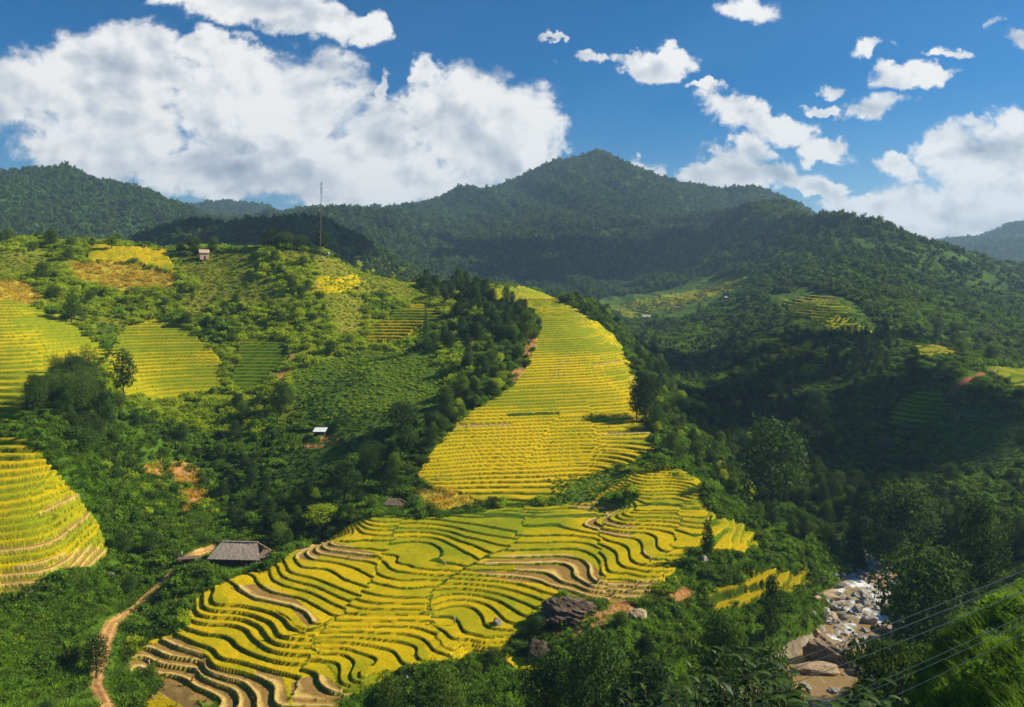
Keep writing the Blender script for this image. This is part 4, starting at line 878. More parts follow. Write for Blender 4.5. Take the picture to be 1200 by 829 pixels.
for i, p in enumerate(WPTS):
    q = WPTS[min(i+3, len(WPTS)-1)]-WPTS[max(i-3, 0)]; d = np.array((q[0], q[1])); d /= np.linalg.norm(d)+1e-9; nx = np.array((-d[1], d[0]))
    for j in range(NW):
        o = (j/(NW-1)-0.5)*2*p[2]*1.25; X_, Y_ = p[0]+nx[0]*o, p[1]+nx[1]*o
        fast = float(sm(180, 190, p[1]))
        wv_.append((X_, Y_, p[3]+fast*0.30*float(fbm(np.array(X_/1.3), np.array(Y_/1.8), 3, 90)))); wc_.append((0.14*fast+fast*0.22*float(fbm(np.array(X_/5), np.array(Y_/4), 2, 91)),)*3)
wf_ = [(i*NW+j, i*NW+j+1, (i+1)*NW+j+1, (i+1)*NW+j) for i in range(len(WPTS)-1) for j in range(NW-1)]
o = link('stream', mesh_np('stream', wv_, wf_, water_mat(), True, np.array(wc_))); tag(o, 'muddy mountain stream with white rapids', 'stream', None, 'structure')

# ------------------------------------------------------------------ rocks
def rock_mat(name, c1, c2, c3, moss=None):
    m = MT(name); oi = m.n('ShaderNodeObjectInfo'); tcn = m.n('ShaderNodeTexCoord')
    n = m.noise(1.3, 7, 0.7); c = m.ramp(n, [(0.30, c1), (0.52, c2), (0.75, c3)])
    hs = m.n('ShaderNodeHueSaturation'); m.l(c, hs.inputs['Color']); r = m.n('ShaderNodeMapRange'); m.l(oi.outputs['Random'], r.inputs[0]); r.inputs[3].default_value = 0.6; r.inputs[4].default_value = 1.35; m.l(r.outputs[0], hs.inputs['Value'])
    m.l(hs.outputs[0], m.p.inputs['Base Color']); m.p.inputs['Roughness'].default_value = 0.85; m.bump(m.noise(2.5, 8, 0.75), 0.9, 0.35); return m.m
MR1 = rock_mat('river_stone', (0.12,0.11,0.10), (0.33,0.31,0.28), (0.58,0.55,0.48))
MR2 = rock_mat('tan_rock', (0.22,0.15,0.09), (0.42,0.31,0.19), (0.58,0.47,0.32))
MR3 = rock_mat('grey_brown_rock', (0.035,0.024,0.014), (0.14,0.095,0.062), (0.27,0.20,0.14))
def rock_mesh(name, seed, mat, sub=3, rough=0.42, ledge=0.0, flat=0.0):
    import bmesh
    bm = bmesh.new(); bmesh.ops.create_icosphere(bm, subdivisions=sub, radius=1.0)
    v = np.array([q.co[:] for q in bm.verts]); f = np.array([[w.index for w in q.verts] for q in bm.faces]); bm.free()
    rng = np.random.RandomState(seed)
    for k in range(15):      # facets cut by planes
        d = rng.normal(size=3); d /= np.linalg.norm(d); h = 0.62+0.25*rng.rand(); e = v@d-h; v = v-np.where(e > 0, e, 0)[:,None]*d*0.85
    s = seed*3.7
    v = v*(1+rough*fbm(v[:,0]*1.6+s, v[:,1]*1.6+v[:,2]*1.9, 4, seed)[:,None])
    if ledge: v = v*(1+ledge*(np.abs(((v[:,2]*1.4+v[:,0]*0.9)*3.2) % 1-0.5)-0.25)[:,None])
    return mesh_np(name, v, f, mat, False)
RM = [rock_mesh('boulder', 100+i, MR1) for i in range(6)]; RT = [rock_mesh('tan_boulder', 120+i, MR2) for i in range(3)]
def rock(name, me, u, y, sx, sy, sz, rz, label, cat='boulder', group=None, sink=0.35, z=None, tilt=0):
    x = wx(u, y); z = gx(x, y) if z is None else z
    o = link(name, me); o.location = (x, y, z+sz*(1-2*sink)*0.5); o.scale = (sx, sy, sz); o.rotation_euler = (tilt, tilt*0.6, rz); tag(o, label, cat, group); return o
BIG = rock_mesh('big_rock', 201, MR3, 5, 0.34, 0.14)
rock('boulder', BIG, 671, 174, 7.8, 4.2, 3.5, 0.12, 'big grey brown boulder at the lower right edge of the golden terraces', sink=0.30, tilt=0.15)
rock('boulder', rock_mesh('big_rock_b', 203, MR3, 4, 0.34, 0.1), 634, 164, 4.0, 3.0, 2.6, 1.1, 'lower dark boulder just left of and below the biggest grey one', sink=0.3)
rock('boulder', rock_mesh('round_tan', 205, MR2, 4, 0.2), 747, 172, 2.6, 2.0, 2.0, 0.3, 'rounded tan boulder stuck in the orange cut bank', sink=0.35)
STREAM_BIG = rock_mesh('stream_rock', 207, rock_mat('brown_stream_rock', (0.07,0.05,0.03), (0.21,0.15,0.09), (0.36,0.28,0.19)), 5, 0.25, 0.16)
rock('boulder', STREAM_BIG, 979, 181, 7.4, 4.6, 4.2, -0.15, 'largest brown rounded boulder in the stream above the muddy pool', sink=0.32, z=-85.2, tilt=0.1)
rock('rock_slab', RT[0], 904, 174, 5.0, 3.6, 1.7, 0.4, 'flat pale tan rock slab left of the muddy pool', 'rock', z=-85.2, sink=.2)
rock('rock_slab', RT[1], 958, 176, 6.0, 3.2, 1.5, -0.2, 'flat tan rock slab between the largest boulder and the muddy pool', 'rock', z=-85.3, sink=.2)
rock('rock_slab', RT[2], 1003, 175, 2.6, 2.4, 1.3, 0.2, 'pale rock at the right side of the muddy pool', 'rock', z=-85.2, sink=.2)
rock('rock_slab', RT[0], 943, 196, 5.0, 2.6, 2.4, 0.9, 'leaning tan slab on the left bank of the rapids', 'rock', z=-84.2, sink=.3)
rock('rock_slab', RT[1], 968, 212, 5.4, 3.2, 1.6, 0.1, 'pale flat rock on the left bank beside the upper rapids', 'rock', z=-83.2, sink=.3)
rock('rock_slab', RT[2], 1038, 193, 4.2, 1.6, 1.2, -0.7, 'light angular slab on the right side of the rapids', 'rock', z=-83.9, sink=.3)
rs2 = random.Random(9); k = 0
for (du, y, z, n, lo, hi, side) in [(0,200,0,110,0.4,2.1,1.2),(0,222,0,75,0.4,2.1,1.25),(0,178,0,26,0.4,1.6,1.15),(0,240,0,16,0.6,1.7,1.1),(0,160,0,14,0.6,2.2,1.1),(0,285,0,12,.6,2,1.3)]:
    for i in range(n):
        yy_ = y+rs2.uniform(-11, 11); j = int(np.argmin(np.abs(WPTS[:,1]-yy_))); p = WPTS[j]; q = WPTS[min(j+3,len(WPTS)-1)]-WPTS[max(j-3,0)]; d = math.hypot(q[0], q[1])
        if rs2.random() < 0.62: t = rs2.choice((-1,1))*rs2.uniform(0.72, side*1.12)
        else: t = rs2.uniform(-0.7, 0.7)
        ox, oy = -q[1]/d*p[2]*t, q[0]/d*p[2]*t; s = rs2.uniform(lo, hi)*(0.6+0.4*rs2.random())
        x, y2 = p[0]+ox, p[1]+oy; zz = p[3]-0.1 if abs(t) < 0.95 else gx(x, y2)
        u = CX+F*x/y2
        if 945 < u < 1015 and 176 < y2 < 188: continue
        tan = rs2.random() > .8; o = rock('boulder', RT[k % 3] if tan else RM[k % 6], u, y2, s*rs2.uniform(.9,1.4), s*rs2.uniform(.7,1.1), s*rs2.uniform(.55,.9), rs2.uniform(0,6.28),
            ('large ' if s > 1.25 else 'middling ' if s > 0.8 else 'small ')+('tan' if tan else 'grey')+' boulder '+('in the upper rapids' if yy_ > 211 else 'in the middle rapids' if yy_ > 189 else 'around the muddy pool')+(' on the left bank side' if t > 0.7 else ' on the right bank side' if t < -0.7 else ' in mid stream'), 'boulder', 'boulders in the stream', 0.3, z=zz); k += 1
for u, y, s, lab in [(583,174,1.0,'pair of pale grey stones standing in the golden rice'),(477,158,0.8,'small grey stone at the lower edge of the golden terraces'),(413,150,1.0,'small grey rock below the lowest golden terrace'),(213,190,1.0,'grey stone half hidden in weeds left of the golden terraces'),
   (688,176,.6,'small stone above the big grey boulder'),(825,198,1.1,'flat pale stone at the right end of the golden terraces'),(129,205,1.2,'brown rock at the right tip of the lower left terraces'),(36,180,.7,'pale stone on the lower edge of the lower left terraces'),(1176,215,4.5,'dark rock face among the trees at the far right'),(1038,330,4.0,'bare grey rock on the shaded spur')]:
    rock('stone' if s < 3 else 'rock_outcrop', RM[int(u) % 6] if s < 3 else BIG, u, y, s*1.3, s, s, u, lab, 'stone' if s < 3 else 'rock', sink=.25)

# ------------------------------------------------------------------ simple solids
def boxes(name, lst, mat, parent=None, smooth=False):
    """lst of (cx,cy,cz,sx,sy,sz[,rotz])"""
    vs, fs = [], []
    for b in lst:
        cx, cy_, cz, sx, sy, sz = b[:6]; r = b[6] if len(b) > 6 else 0
        for dz in (-.5,.5):
            for dx, dy in ((-.5,-.5),(.5,-.5),(.5,.5),(-.5,.5)):
                x, y = dx*sx, dy*sy; vs.append((cx+x*math.cos(r)-y*math.sin(r), cy_+x*math.sin(r)+y*math.cos(r), cz+dz*sz))
        k = len(vs)-8; fs += [(k,k+3,k+2,k+1),(k+4,k+5,k+6,k+7),(k,k+1,k+5,k+4),(k+1,k+2,k+6,k+5),(k+2,k+3,k+7,k+6),(k+3,k,k+4,k+7)]
    return link(name, mesh_np(name, vs, fs, mat, smooth), parent)
def tube_obj(name, pts, rad, mat, parent=None, seg=6):
    if not hasattr(rad, '__len__'): rad = [rad]*len(pts)
    v, f = tube(pts, rad, seg); return link(name, mesh_np(name, v, f, mat), parent)
def plain(name, c, rough=0.8, scale=2.0, k=0.35, metal=0):
    m = MT(name); c2 = m.ramp(m.noise(scale, 5), [(0.3, tuple(a*(1-k) for a in c)), (0.7, tuple(min(1, a*(1+k)) for a in c))]); m.l(c2, m.p.inputs['Base Color']); m.p.inputs['Roughness'].default_value = rough; m.p.inputs['Metallic'].default_value = metal; return m.m
def plank_mat(name, c, step, axis='X'):
    m = MT(name); t = m.n('ShaderNodeTexCoord'); mp = m.n('ShaderNodeMapping'); m.l(t.outputs['Object'], mp.inputs[0])
    w = m.n('ShaderNodeTexWave', bands_direction=axis); m.l(t.outputs['Object'], w.inputs['Vector']); w.inputs['Scale'].default_value = 0.314/step*1.0; w.inputs['Distortion'].default_value = 0.6; w.inputs['Detail'].default_value = 3
    c1 = m.ramp(m.noise(1.4, 6, 0.7), [(0.3, tuple(a*0.6 for a in c)), (0.7, tuple(a*1.35 for a in c))]); c2 = m.ramp(w.outputs['Fac'], [(0.0, (0.45,)*3), (0.35, (1,1,1))])
    m.l(m.mul(c1, c2), m.p.inputs['Base Color']); m.bump(w.outputs['Fac'], 0.8, 0.06); return m.m
MROOF = plank_mat('weathered_shingles', (0.50,0.41,0.32), 0.33); MWALL = plank_mat('old_boards', (0.13,0.09,0.06), 0.25); MWOOD = plain('dark_wood', (0.10,0.07,0.045))
MTHATCH = plank_mat('thatch', (0.30,0.21,0.13), 0.3); MDARK = plain('shadowy_opening', (0.02,0.016,0.012)); MTIN = plain('white_tin', (0.72,0.75,0.78), 0.45, 1.0, 0.08); MBAM = plain('bamboo_poles', (0.42,0.27,0.12))
MPINK = plain('pale_plaster', (0.62,0.42,0.33), 0.8, 1, 0.1); MCONC = plain('concrete', (0.36,0.34,0.31)); MSTEEL = plain('grey_brown_steel', (0.17,0.14,0.13), 0.6); MSTRAW = plain('straw', (0.55,0.42,0.16))
def hip_roof(name, L, W, z0, h, ridge, mat, parent, th=0.16, nx=26, ny=8, seed=1):
    """sagging hip roof, eaves at z0"""
    vs, fs = [], []; rng = np.random.RandomState(seed)
    for top in (1, 0):
        for j in range(2*ny+1):
            t = j/(2*ny); s = 1-abs(2*t-1)
            for i in range(nx+1):
                a = i/nx*2-1; half = L/2*(1-s)+ridge/2*s
                x = a*half; y = (t-0.5)*W; z = z0+h*s-0.10*s*(1-a*a)+0.035*rng.normal()*top
                vs.append((x, y, z-(0 if top else th)))
    n = (2*ny+1)*(nx+1)
    for j in range(2*ny):
        for i in range(nx):
            a = j*(nx+1)+i; fs.append((a, a+1, a+nx+2, a+nx+1)); fs.append((n+a, n+a+nx+1, n+a+nx+2, n+a+1))
    for j in range(2*ny):
        for i in (0, nx):
            a = j*(nx+1)+i; fs.append((a, a+nx+1, n+a+nx+1, n+a))
    for i in range(nx):
        fs.append((i, n+i, n+i+1, i+1)); a = 2*ny*(nx+1)+i; fs.append((a, a+1, n+a+1, n+a))
    return link(name, mesh_np(name, vs, fs, mat, False), parent)
# the wooden house
hx, hy = wx(281, 219), 219; hz = gx(hx, hy)
H = empty('wooden_house', (hx, hy, hz), R(-4)); tag(H, 'old wooden farmhouse with wide grey shingle roof beside the dirt path', 'house')
boxes('wall', [(0,-2.6,1.25,11.2,0.14,2.5),(0,2.6,1.25,11.2,0.14,2.5),(-5.55,0,1.25,0.14,5.06,2.5),(5.55,0,1.25,0.14,5.06,2.5)], MWALL, H)
rf = hip_roof('roof', 14.6, 8.4, 2.25, 3.5, 10.0, MROOF, H); boxes('ridge_cap', [(0,0,5.72,10.2,0.42,0.16)], MROOF, rf)
for x in (-5.9,-3.0,0,3.0,5.9): boxes('post', [(x,-3.6,1.15,0.2,0.2,2.3)], MWOOD, H)
dr = boxes('door', [(0.6,-2.70,1.0,1.5,0.06,2.0)], MDARK, H); boxes('door_frame', [(-0.22,-2.74,1.0,0.12,0.1,2.1),(1.42,-2.74,1.0,0.12,0.1,2.1),(0.6,-2.74,2.11,1.76,0.1,0.12)], MWOOD, dr)
for x in (-3.4, 3.6): w = boxes('window', [(x,-2.70,1.35,1.1,0.06,0.8)], MDARK, H); boxes('sill', [(x,-2.76,0.90,1.3,0.12,0.08)], MWOOD, w)
boxes('plinth', [(0,-0.2,-0.15,12.4,7.4,0.5)], MCONC, H)
ln = hip_roof('side_roof', 5.2, 5.2, 1.9, 1.5, 2.6, MTHATCH, H, seed=3); ln.location = (7.6, 1.0, 0)
for x, y in ((9.4,-0.9),(9.4,2.9),(6.4,-0.9)): boxes('post', [(x,y,0.95,0.16,0.16,1.9)], MBAM, H)
# clutter in the yard
low = empty('low_shed', (wx(222,213), 213, gx(wx(222,213),213)), R(10)); tag(low, 'low brown roofed lean-to in the yard left of the wooden house', 'shed')
boxes('roof', [(0,0,1.1,6.0,2.2,0.12)], plain('rust_roof', (0.16,0.115,0.085)), low)
for x in (-2.7, 2.7):
    for y in (-.9,.9): boxes('post', [(x,y,0.5,0.14,0.14,1.05)], MWOOD, low)
# small thatched hut
kx, ky = wx(462, 243), 243; K = empty('thatched_hut', (kx, ky, gx(kx, ky)-0.1), R(-12)); tag(K, 'small brown thatched field hut above the golden terraces', 'hut')
boxes('wall', [(0,-1.5,0.9,4.2,0.12,1.8),(0,1.5,0.9,4.2,0.12,1.8),(-2.04,0,0.9,0.12,2.88,1.8),(2.04,0,0.9,0.12,2.88,1.8)], MTHATCH, K)
hip_roof('roof', 6.0, 4.4, 1.6, 1.7, 3.6, MTHATCH, K, 0.2, 16, 6, 4); dd = boxes('door', [(0.8,-1.585,0.8,0.9,0.05,1.6)], MDARK, K)
s2 = hip_roof('side_roof', 2.8, 2.8, 1.2, 0.8, 1.6, MTHATCH, K, 0.15, 10, 4, 5); s2.location = (3.2,-0.6,0)
for x, y in ((4.2,-1.5),(4.2,0.3)): boxes('post', [(x,y,0.62,0.12,0.12,1.25)], MBAM, K)
# white roofed shed
sx, sy = wx(375, 295), 295; Sh = empty('field_shed', (sx, sy, gx(sx, sy)-0.05), 0); tag(Sh, 'tiny field shelter with bright white tin roof on the green slope', 'shed')
rfm = np.array([(-2.3,-1.6,1.7),(2.3,-1.6,1.7),(2.5,1.5,2.7),(-2.1,1.5,2.7),(-2.3,-1.6,1.78),(2.3,-1.6,1.78),(2.5,1.5,2.78),(-2.1,1.5,2.78)])
link('roof', mesh_np('roof', rfm, [(0,3,2,1),(4,5,6,7),(0,1,5,4),(1,2,6,5),(2,3,7,6),(3,0,4,7)], MTIN, False), Sh)
boxes('wall', [(0,1.2,1.2,3.8,0.1,2.4),(-1.9,0,0.9,0.1,2.2,1.8)], MWALL, Sh)
for x in (-1.9, 1.95): boxes('post', [(x,-1.35,0.85,0.22,0.16,1.7)], MBAM, Sh)
# pink farmhouse on the crest, and a white cabin by the mast
def cottage(name, u, y, L, W, h, rh, wall, roof, label, rz=0.2):
    x = wx(u, y); o = empty(name, (x, y, gx(x, y)-0.3), rz); tag(o, label, 'house')
    boxes('wall', [(0,-W/2,h/2,L,0.15,h),(0,W/2,h/2,L,0.15,h)], wall, o)
    v = np.array([(-L/2,-W/2,0),(-L/2,W/2,0),(-L/2,W/2,h),(-L/2,0,h+rh),(-L/2,-W/2,h)]); v2 = v+np.array((L,0,0))
    g = np.concatenate([v, v2]); link('gable', mesh_np('gable', g, [(0,1,2,4),(4,2,3,3),(5,9,7,6),(9,8,7,7)], wall, False), o) if False else None
    boxes('gable', [(-L/2+.08,0,h/2,0.16,W-.3,h),(L/2-.08,0,h/2,0.16,W-.3,h)], wall, o)
    e = 0.5; r = np.array([(-L/2-e,-W/2-e,h-0.2),(L/2+e,-W/2-e,h-0.2),(L/2+e,0,h+rh),(-L/2-e,0,h+rh),(L/2+e,W/2+e,h-0.2),(-L/2-e,W/2+e,h-0.2)]); r2 = r-np.array((0,0,.15)); rr = np.concatenate([r, r2])
    link('roof', mesh_np('roof', rr, [(0,1,2,3),(3,2,4,5),(6,9,8,7),(9,11,10,8),(0,6,7,1),(5,4,10,11),(0,3,9,6),(3,5,11,9),(1,7,8,2),(2,8,10,4)], roof, False), o)
    boxes('door', [(0.2,-W/2-0.09,1.0,0.9,0.05,2.0)], MDARK, o); return o
cottage('farmhouse', 239, 455, 4.6, 4, 4.0, 1.8, MPINK, plain('tan_tile', (0.5,0.36,0.26)), 'small pale pink house on the crest of the left hill', 0.5)
cottage('equipment_cabin', 383, 461, 2.6, 2.2, 1.6, 0.5, MTIN, MTIN, 'tiny white cabin at the foot of the antenna mast', 0.1)
cottage('farmhouse', 853, 880, 9, 5, 2.4, 2.2, MWALL, plain('pale_tile', (0.4,0.38,0.36)), 'grey roofed farmhouse above the pale green far field', 0.2)
cottage('farmhouse', 931, 900, 9, 5, 2.4, 2.2, MWALL, plain('pale_tile', (0.4,0.38,0.36)), 'grey roofed farmhouse in the trees of the opposite slope', -0.2)
cottage('farmhouse', 757, 900, 9, 5, 2.4, 2.2, MWALL, plain('pale_tile', (0.4,0.38,0.36)), 'grey roofed farmhouse on the far valley bench', 0.1)
# antenna mast
ax, ay = wx(375.3, 455), 455; az = gx(ax, ay)-0.3; top = (HZ-214)/F*ay-az
A = empty('antenna_mast', (ax, ay, az)); tag(A, 'tall thin lattice antenna mast on the crest of the left hill', 'mast')
lat = []; w = 0.42
cs = [(w,0),(-w/2,w*0.87),(-w/2,-w*0.87)]
for c in cs: lat.append(tube([(c[0],c[1],0),(c[0]+0.9*top/48,c[1],top)], [0.06,0.05], 4))
n = 36
for i in range(n):
    z0, z1 = top*i/n, top*(i+1)/n
    for a in range(3):
        p, q = cs[a], cs[(a+1)%3]; dx = 0.9*top/48/top
        lat.append(tube([(p[0]+dx*z0,p[1],z0),(q[0]+dx*z1,q[1],z1)], [0.035,0.035], 3))
v, f = [], []; off = 0
for a, b in lat: v.append(a); f += (np.array(b)+off).tolist(); off += len(a)
link('lattice', mesh_np('lattice', np.concatenate(v), f, MSTEEL), A)
for dz, sx_ in ((0.6,0.5),(3.2,0.45),(5.0,0.4)):
    boxes('antenna', [(0.9*(top-dz)/48+0.45,0,top-dz,0.3,0.3,1.7),(0.9*(top-dz)/48-0.5,0.3,top-dz-0.4,0.3,0.3,1.5)], MTIN, A)
tube_obj('lightning_rod', [(0.9*top/48,0,top),(0.9*top/48,0,top+1.6)], 0.05, MSTEEL, A)
boxes('base', [(0,0,0.2,2.0,2.0,0.7)], MCONC, A)
for i, a in enumerate((0.4, 2.5, 4.6)):
    ex, ey = 16*math.cos(a), 16*math.sin(a); tube_obj('guy_wire', [(0,0,top*0.7),(ex,ey,gx(ax+ex,ay+ey)-az)], 0.02, MSTEEL, A, 3)
# poles
def pole(u, y, vt, label, mat, r=0.15, arm=True):
    x = wx(u, y); z = gx(x, y); h = -(vt-HZ)/F*y-z
    o = empty('utility_pole', (x, y, z)); tag(o, label, 'pole'); tube_obj('post', [(0,0,-0.5),(0,0,h)], [r*1.25, r*0.8], mat, o, 8)
    if arm: boxes('crossarm', [(0,0,h-0.5,1.7,0.12,0.12)], MWOOD, o)
    return (x, y, z+h-0.45)
p1 = pole(655, 330, 432, 'slim pole standing in the middle of the ridge terraces', MCONC); p2 = pole(680, 418, 379, 'slim pole on the upper ridge terraces', MCONC); p3 = pole(607, 500, 338, 'slim pole near the top of the yellow ridge', MCONC)
pole(102, 243, 560, 'short pale concrete pole below the bamboo clumps', MCONC, 0.22, False); pole(79, 160, 761, 'dark thick tree stump like pole in the grass at the lower left', MWOOD, 0.35, False)
MWIRE = plain('cable_sheath', (0.45,0.45,0.45), 0.5); MWIRE2 = plain('dark_cable', (0.10,0.10,0.10), 0.5)
def cable(a, b, sag, r, mat, label, group):
    n = 28; pts = [tuple(a[i]*(1-t)+b[i]*t-(sag*4*t*(1-t) if i == 2 else 0) for i in range(3)) for t in np.linspace(0,1,n+1)]
    o = tube_obj('power_cable', pts, r, mat, None, 5); tag(o, label, 'cable', group)
p0 = (wx(20, 118), 118, -(845-HZ)/F*118)
for k, s_ in enumerate((-0.8, 0, 0.8)):
    q = ['left','middle','right'][k]; cable((p0[0]+s_, p0[1], p0[2]), (p1[0]+s_, p1[1], p1[2]), 9, 0.008, MWIRE2, q+' one of three thin cables crossing the golden terraces', 'cables crossing the golden terraces')
    cable((p1[0]+s_, p1[1], p1[2]), (p2[0]+s_, p2[1], p2[2]), 1.5, 0.014, MWIRE, q+' one of three cables between the two lower ridge poles', 'cables over the ridge'); cable((p2[0]+s_, p2[1], p2[2]), (p3[0]+s_, p3[1], p3[2]), 2, 0.014, MWIRE, q+' one of three cables between the two upper ridge poles', 'cables over the ridge')
# cables over the stream: right end near, left end far; (column,row,metres)
def P3(u, v, y): return (wx(u, y), y, -(v-HZ)/F*y)
for (a, b, lab) in [((1290,632,46),(760,832,96),'topmost of the pale cables over the stream'),((1290,641,46),(775,836,96),'second highest of the pale cables over the stream'),((1290,655,46),(800,845,96),'third highest of the pale cables over the stream'),
    ((1290,678,46),(880,858,90),'fourth highest of the pale cables over the stream'),((1290,688,46),(890,858,88),'second lowest of the pale cables over the stream'),((1290,694,46),(945,858,84),'lowest of the pale cables over the stream')]:
    cable(P3(*a), P3(*b), 0.5, 0.028, MWIRE, lab, 'cables over the stream')

# ------------------------------------------------------------------ people in the fields (a few pixels tall)
def figure(u, y, bend, shirt, trousers, hat, label, rz=0.0):
    x = wx(u, y); o = empty('person', (x, y, gx(x, y)), rz); tag(o, label, 'person', None)
    sk = plain('skin', (0.42,0.24,0.15)); P = [(0,0,0.92),(0,-0.02-bend*0.25,1.2-bend*0.08),(0,-bend*0.5,1.42-bend*0.3),(0,-bend*0.58,1.5-bend*0.34),(0,-bend*0.68,1.64-bend*0.42)]
    arms = []
    for s in (-1, 1): arms += [(s*0.19,-bend*0.5,1.38-bend*0.3),(s*0.25,-bend*0.55-0.05,1.12-bend*0.42),(s*0.22,-bend*0.7-0.16,0.90-bend*0.45)]
    legs = []
    for s in (-1, 1): legs += [(s*0.10,0,0.88),(s*0.12,-0.03,0.48),(s*0.13,0.02,0.06),(s*0.13,-0.12,0.03)]
    vs = P+arms+legs; rad = [.15,.14,.16,.06,.105]+[.06,.045,.04]*2+[.095,.07,.05,.04]*2
    E = [(0,1),(1,2),(2,3),(3,4),(2,5),(5,6),(6,7),(2,8),(8,9),(9,10),(0,11),(11,12),(12,13),(13,14),(0,15),(15,16),(16,17),(17,18)]
    def skin(nm, idx, grow, mat):
        mp = {a: i for i, a in enumerate(idx)}; me = bpy.data.meshes.new(nm); me.from_pydata([vs[i] for i in idx], [(mp[a], mp[b]) for a, b in E if a in mp and b in mp], [])
        ob = link(nm, me, o); ob.modifiers.new('s', 'SKIN'); ob.modifiers.new('ss', 'SUBSURF').levels = 1; me.materials.append(mat)
        for i, a in enumerate(idx): me.skin_vertices[0].data[i].radius = (rad[a]*grow, rad[a]*grow)
        me.skin_vertices[0].data[0].use_root = True; ob.modifiers['ss'].render_levels = 1; return ob
    skin('body', list(range(19)), 1.0, sk); skin('shirt', [0,1,2,5,6,8,9], 1.22, plain('shirt', shirt, k=.1)); skin('trousers', [0,11,12,13,15,16,17], 1.25, plain('trousers', trousers, k=.1))
    h = vs[4]; n = 14; hv = [(h[0], h[1], h[2]+0.26)]+[(h[0]+0.25*math.cos(a), h[1]+0.25*math.sin(a), h[2]+0.08) for a in np.linspace(0,6.283,n,endpoint=False)]
    me = bpy.data.meshes.new('hat'); me.from_pydata(hv, [], [(0,1+i,1+(i+1)%n) for i in range(n)]+[tuple(range(n,0,-1))]); me.materials.append(plain('hat', hat, k=.1)); link('hat', me, o)
figure(166, 171, 0.5, (0.65,0.42,0.42), (0.05,0.05,0.07), (0.75,0.6,0.55), 'person in pale pink top bending on a harvested terrace, left one of two', 0.3)
figure(175, 171.5, 0.2, (0.70,0.45,0.38), (0.06,0.05,0.06), (0.6,0.35,0.25), 'person in pale pink top standing on a harvested terrace, right one of two', -0.6)
figure(270, 151, 0.4, (0.05,0.05,0.08), (0.03,0.03,0.05), (0.45,0.36,0.2), 'person in dark clothes at the bottom edge of the terraces, left one of two', 0.2)
figure(276.5, 151.5, 0.1, (0.07,0.05,0.09), (0.03,0.03,0.05), (0.12,0.08,0.07), 'person in dark clothes at the bottom edge of the terraces, right one of two', 1.2)
figure(208, 212.5, 0.1, (0.60,0.03,0.03), (0.04,0.04,0.06), (0.10,0.05,0.05), 'person in a red jacket on the path left of the wooden house', 0.4)
figure(213, 214.5, 0.1, (0.80,0.80,0.76), (0.10,0.10,0.12), (0.75,0.73,0.68), 'person in white beside the one in red on the path', -0.4)
figure(762, 194, 0.5, (0.75,0.72,0.66), (0.10,0.09,0.08), (0.7,0.6,0.4), 'person in pale clothes bending near the right end of the harvested terraces', 0.4)
figure(532.5, 176, 0.05, (0.50,0.42,0.36), (0.42,0.36,0.32), (0.5,0.4,0.33), 'lone person in pale brown clothes standing in the middle of the golden terraces', 0.2)
# straw bundles left on the terraces
sb = []
def sheaf_mesh():
    rng = np.random.RandomState(3); parts = []
    for i in range(60):
        a = rng.rand()*6.28; r = 0.12*math.sqrt(rng.rand()); t = 0.42*math.sqrt(rng.rand()); parts.append(tube([(r*2*math.cos(a),r*2*math.sin(a),0),(r*math.cos(a),r*math.sin(a),0.45),(t*math.cos(a),t*math.sin(a),1.0)], [.02,.02,.012], 3))
    v, f = join(parts); return mesh_np('straw_sheaf', v, f, MSTRAW)
SHM = sheaf_mesh(); rr = random.Random(4)
for u, y, where in [(503,181,'beside the path down the golden terraces'),(505,177,'beside the path down the golden terraces'),(522,201,'beside the path down the golden terraces'),(604,207,'at the top of the harvested terraces'),(700,187,'at the right end of the harvested terraces'),(208,156,'near the ochre plot at the bottom left'),(225,166,'on the harvested lower left terraces'),(240,170,'on the harvested lower left terraces'),(719,182,'at the right end of the harvested terraces'),(745,184,'at the right end of the harvested terraces'),(636,180,'in the rice above the big grey boulder'),(70,182,'on the edge of the lower left terraces')]:
    o = link('straw_sheaf', SHM); x = wx(u, y); o.location = (x, y, gx(x, y)-0.05); s = rr.uniform(0.9,1.5); o.scale = (s,s,s); o.rotation_euler = (rr.uniform(-.4,.4), rr.uniform(-.4,.4), rr.random()*6); tag(o, 'pale straw sheaf '+where, 'straw sheaf', 'straw sheaves on the terraces')

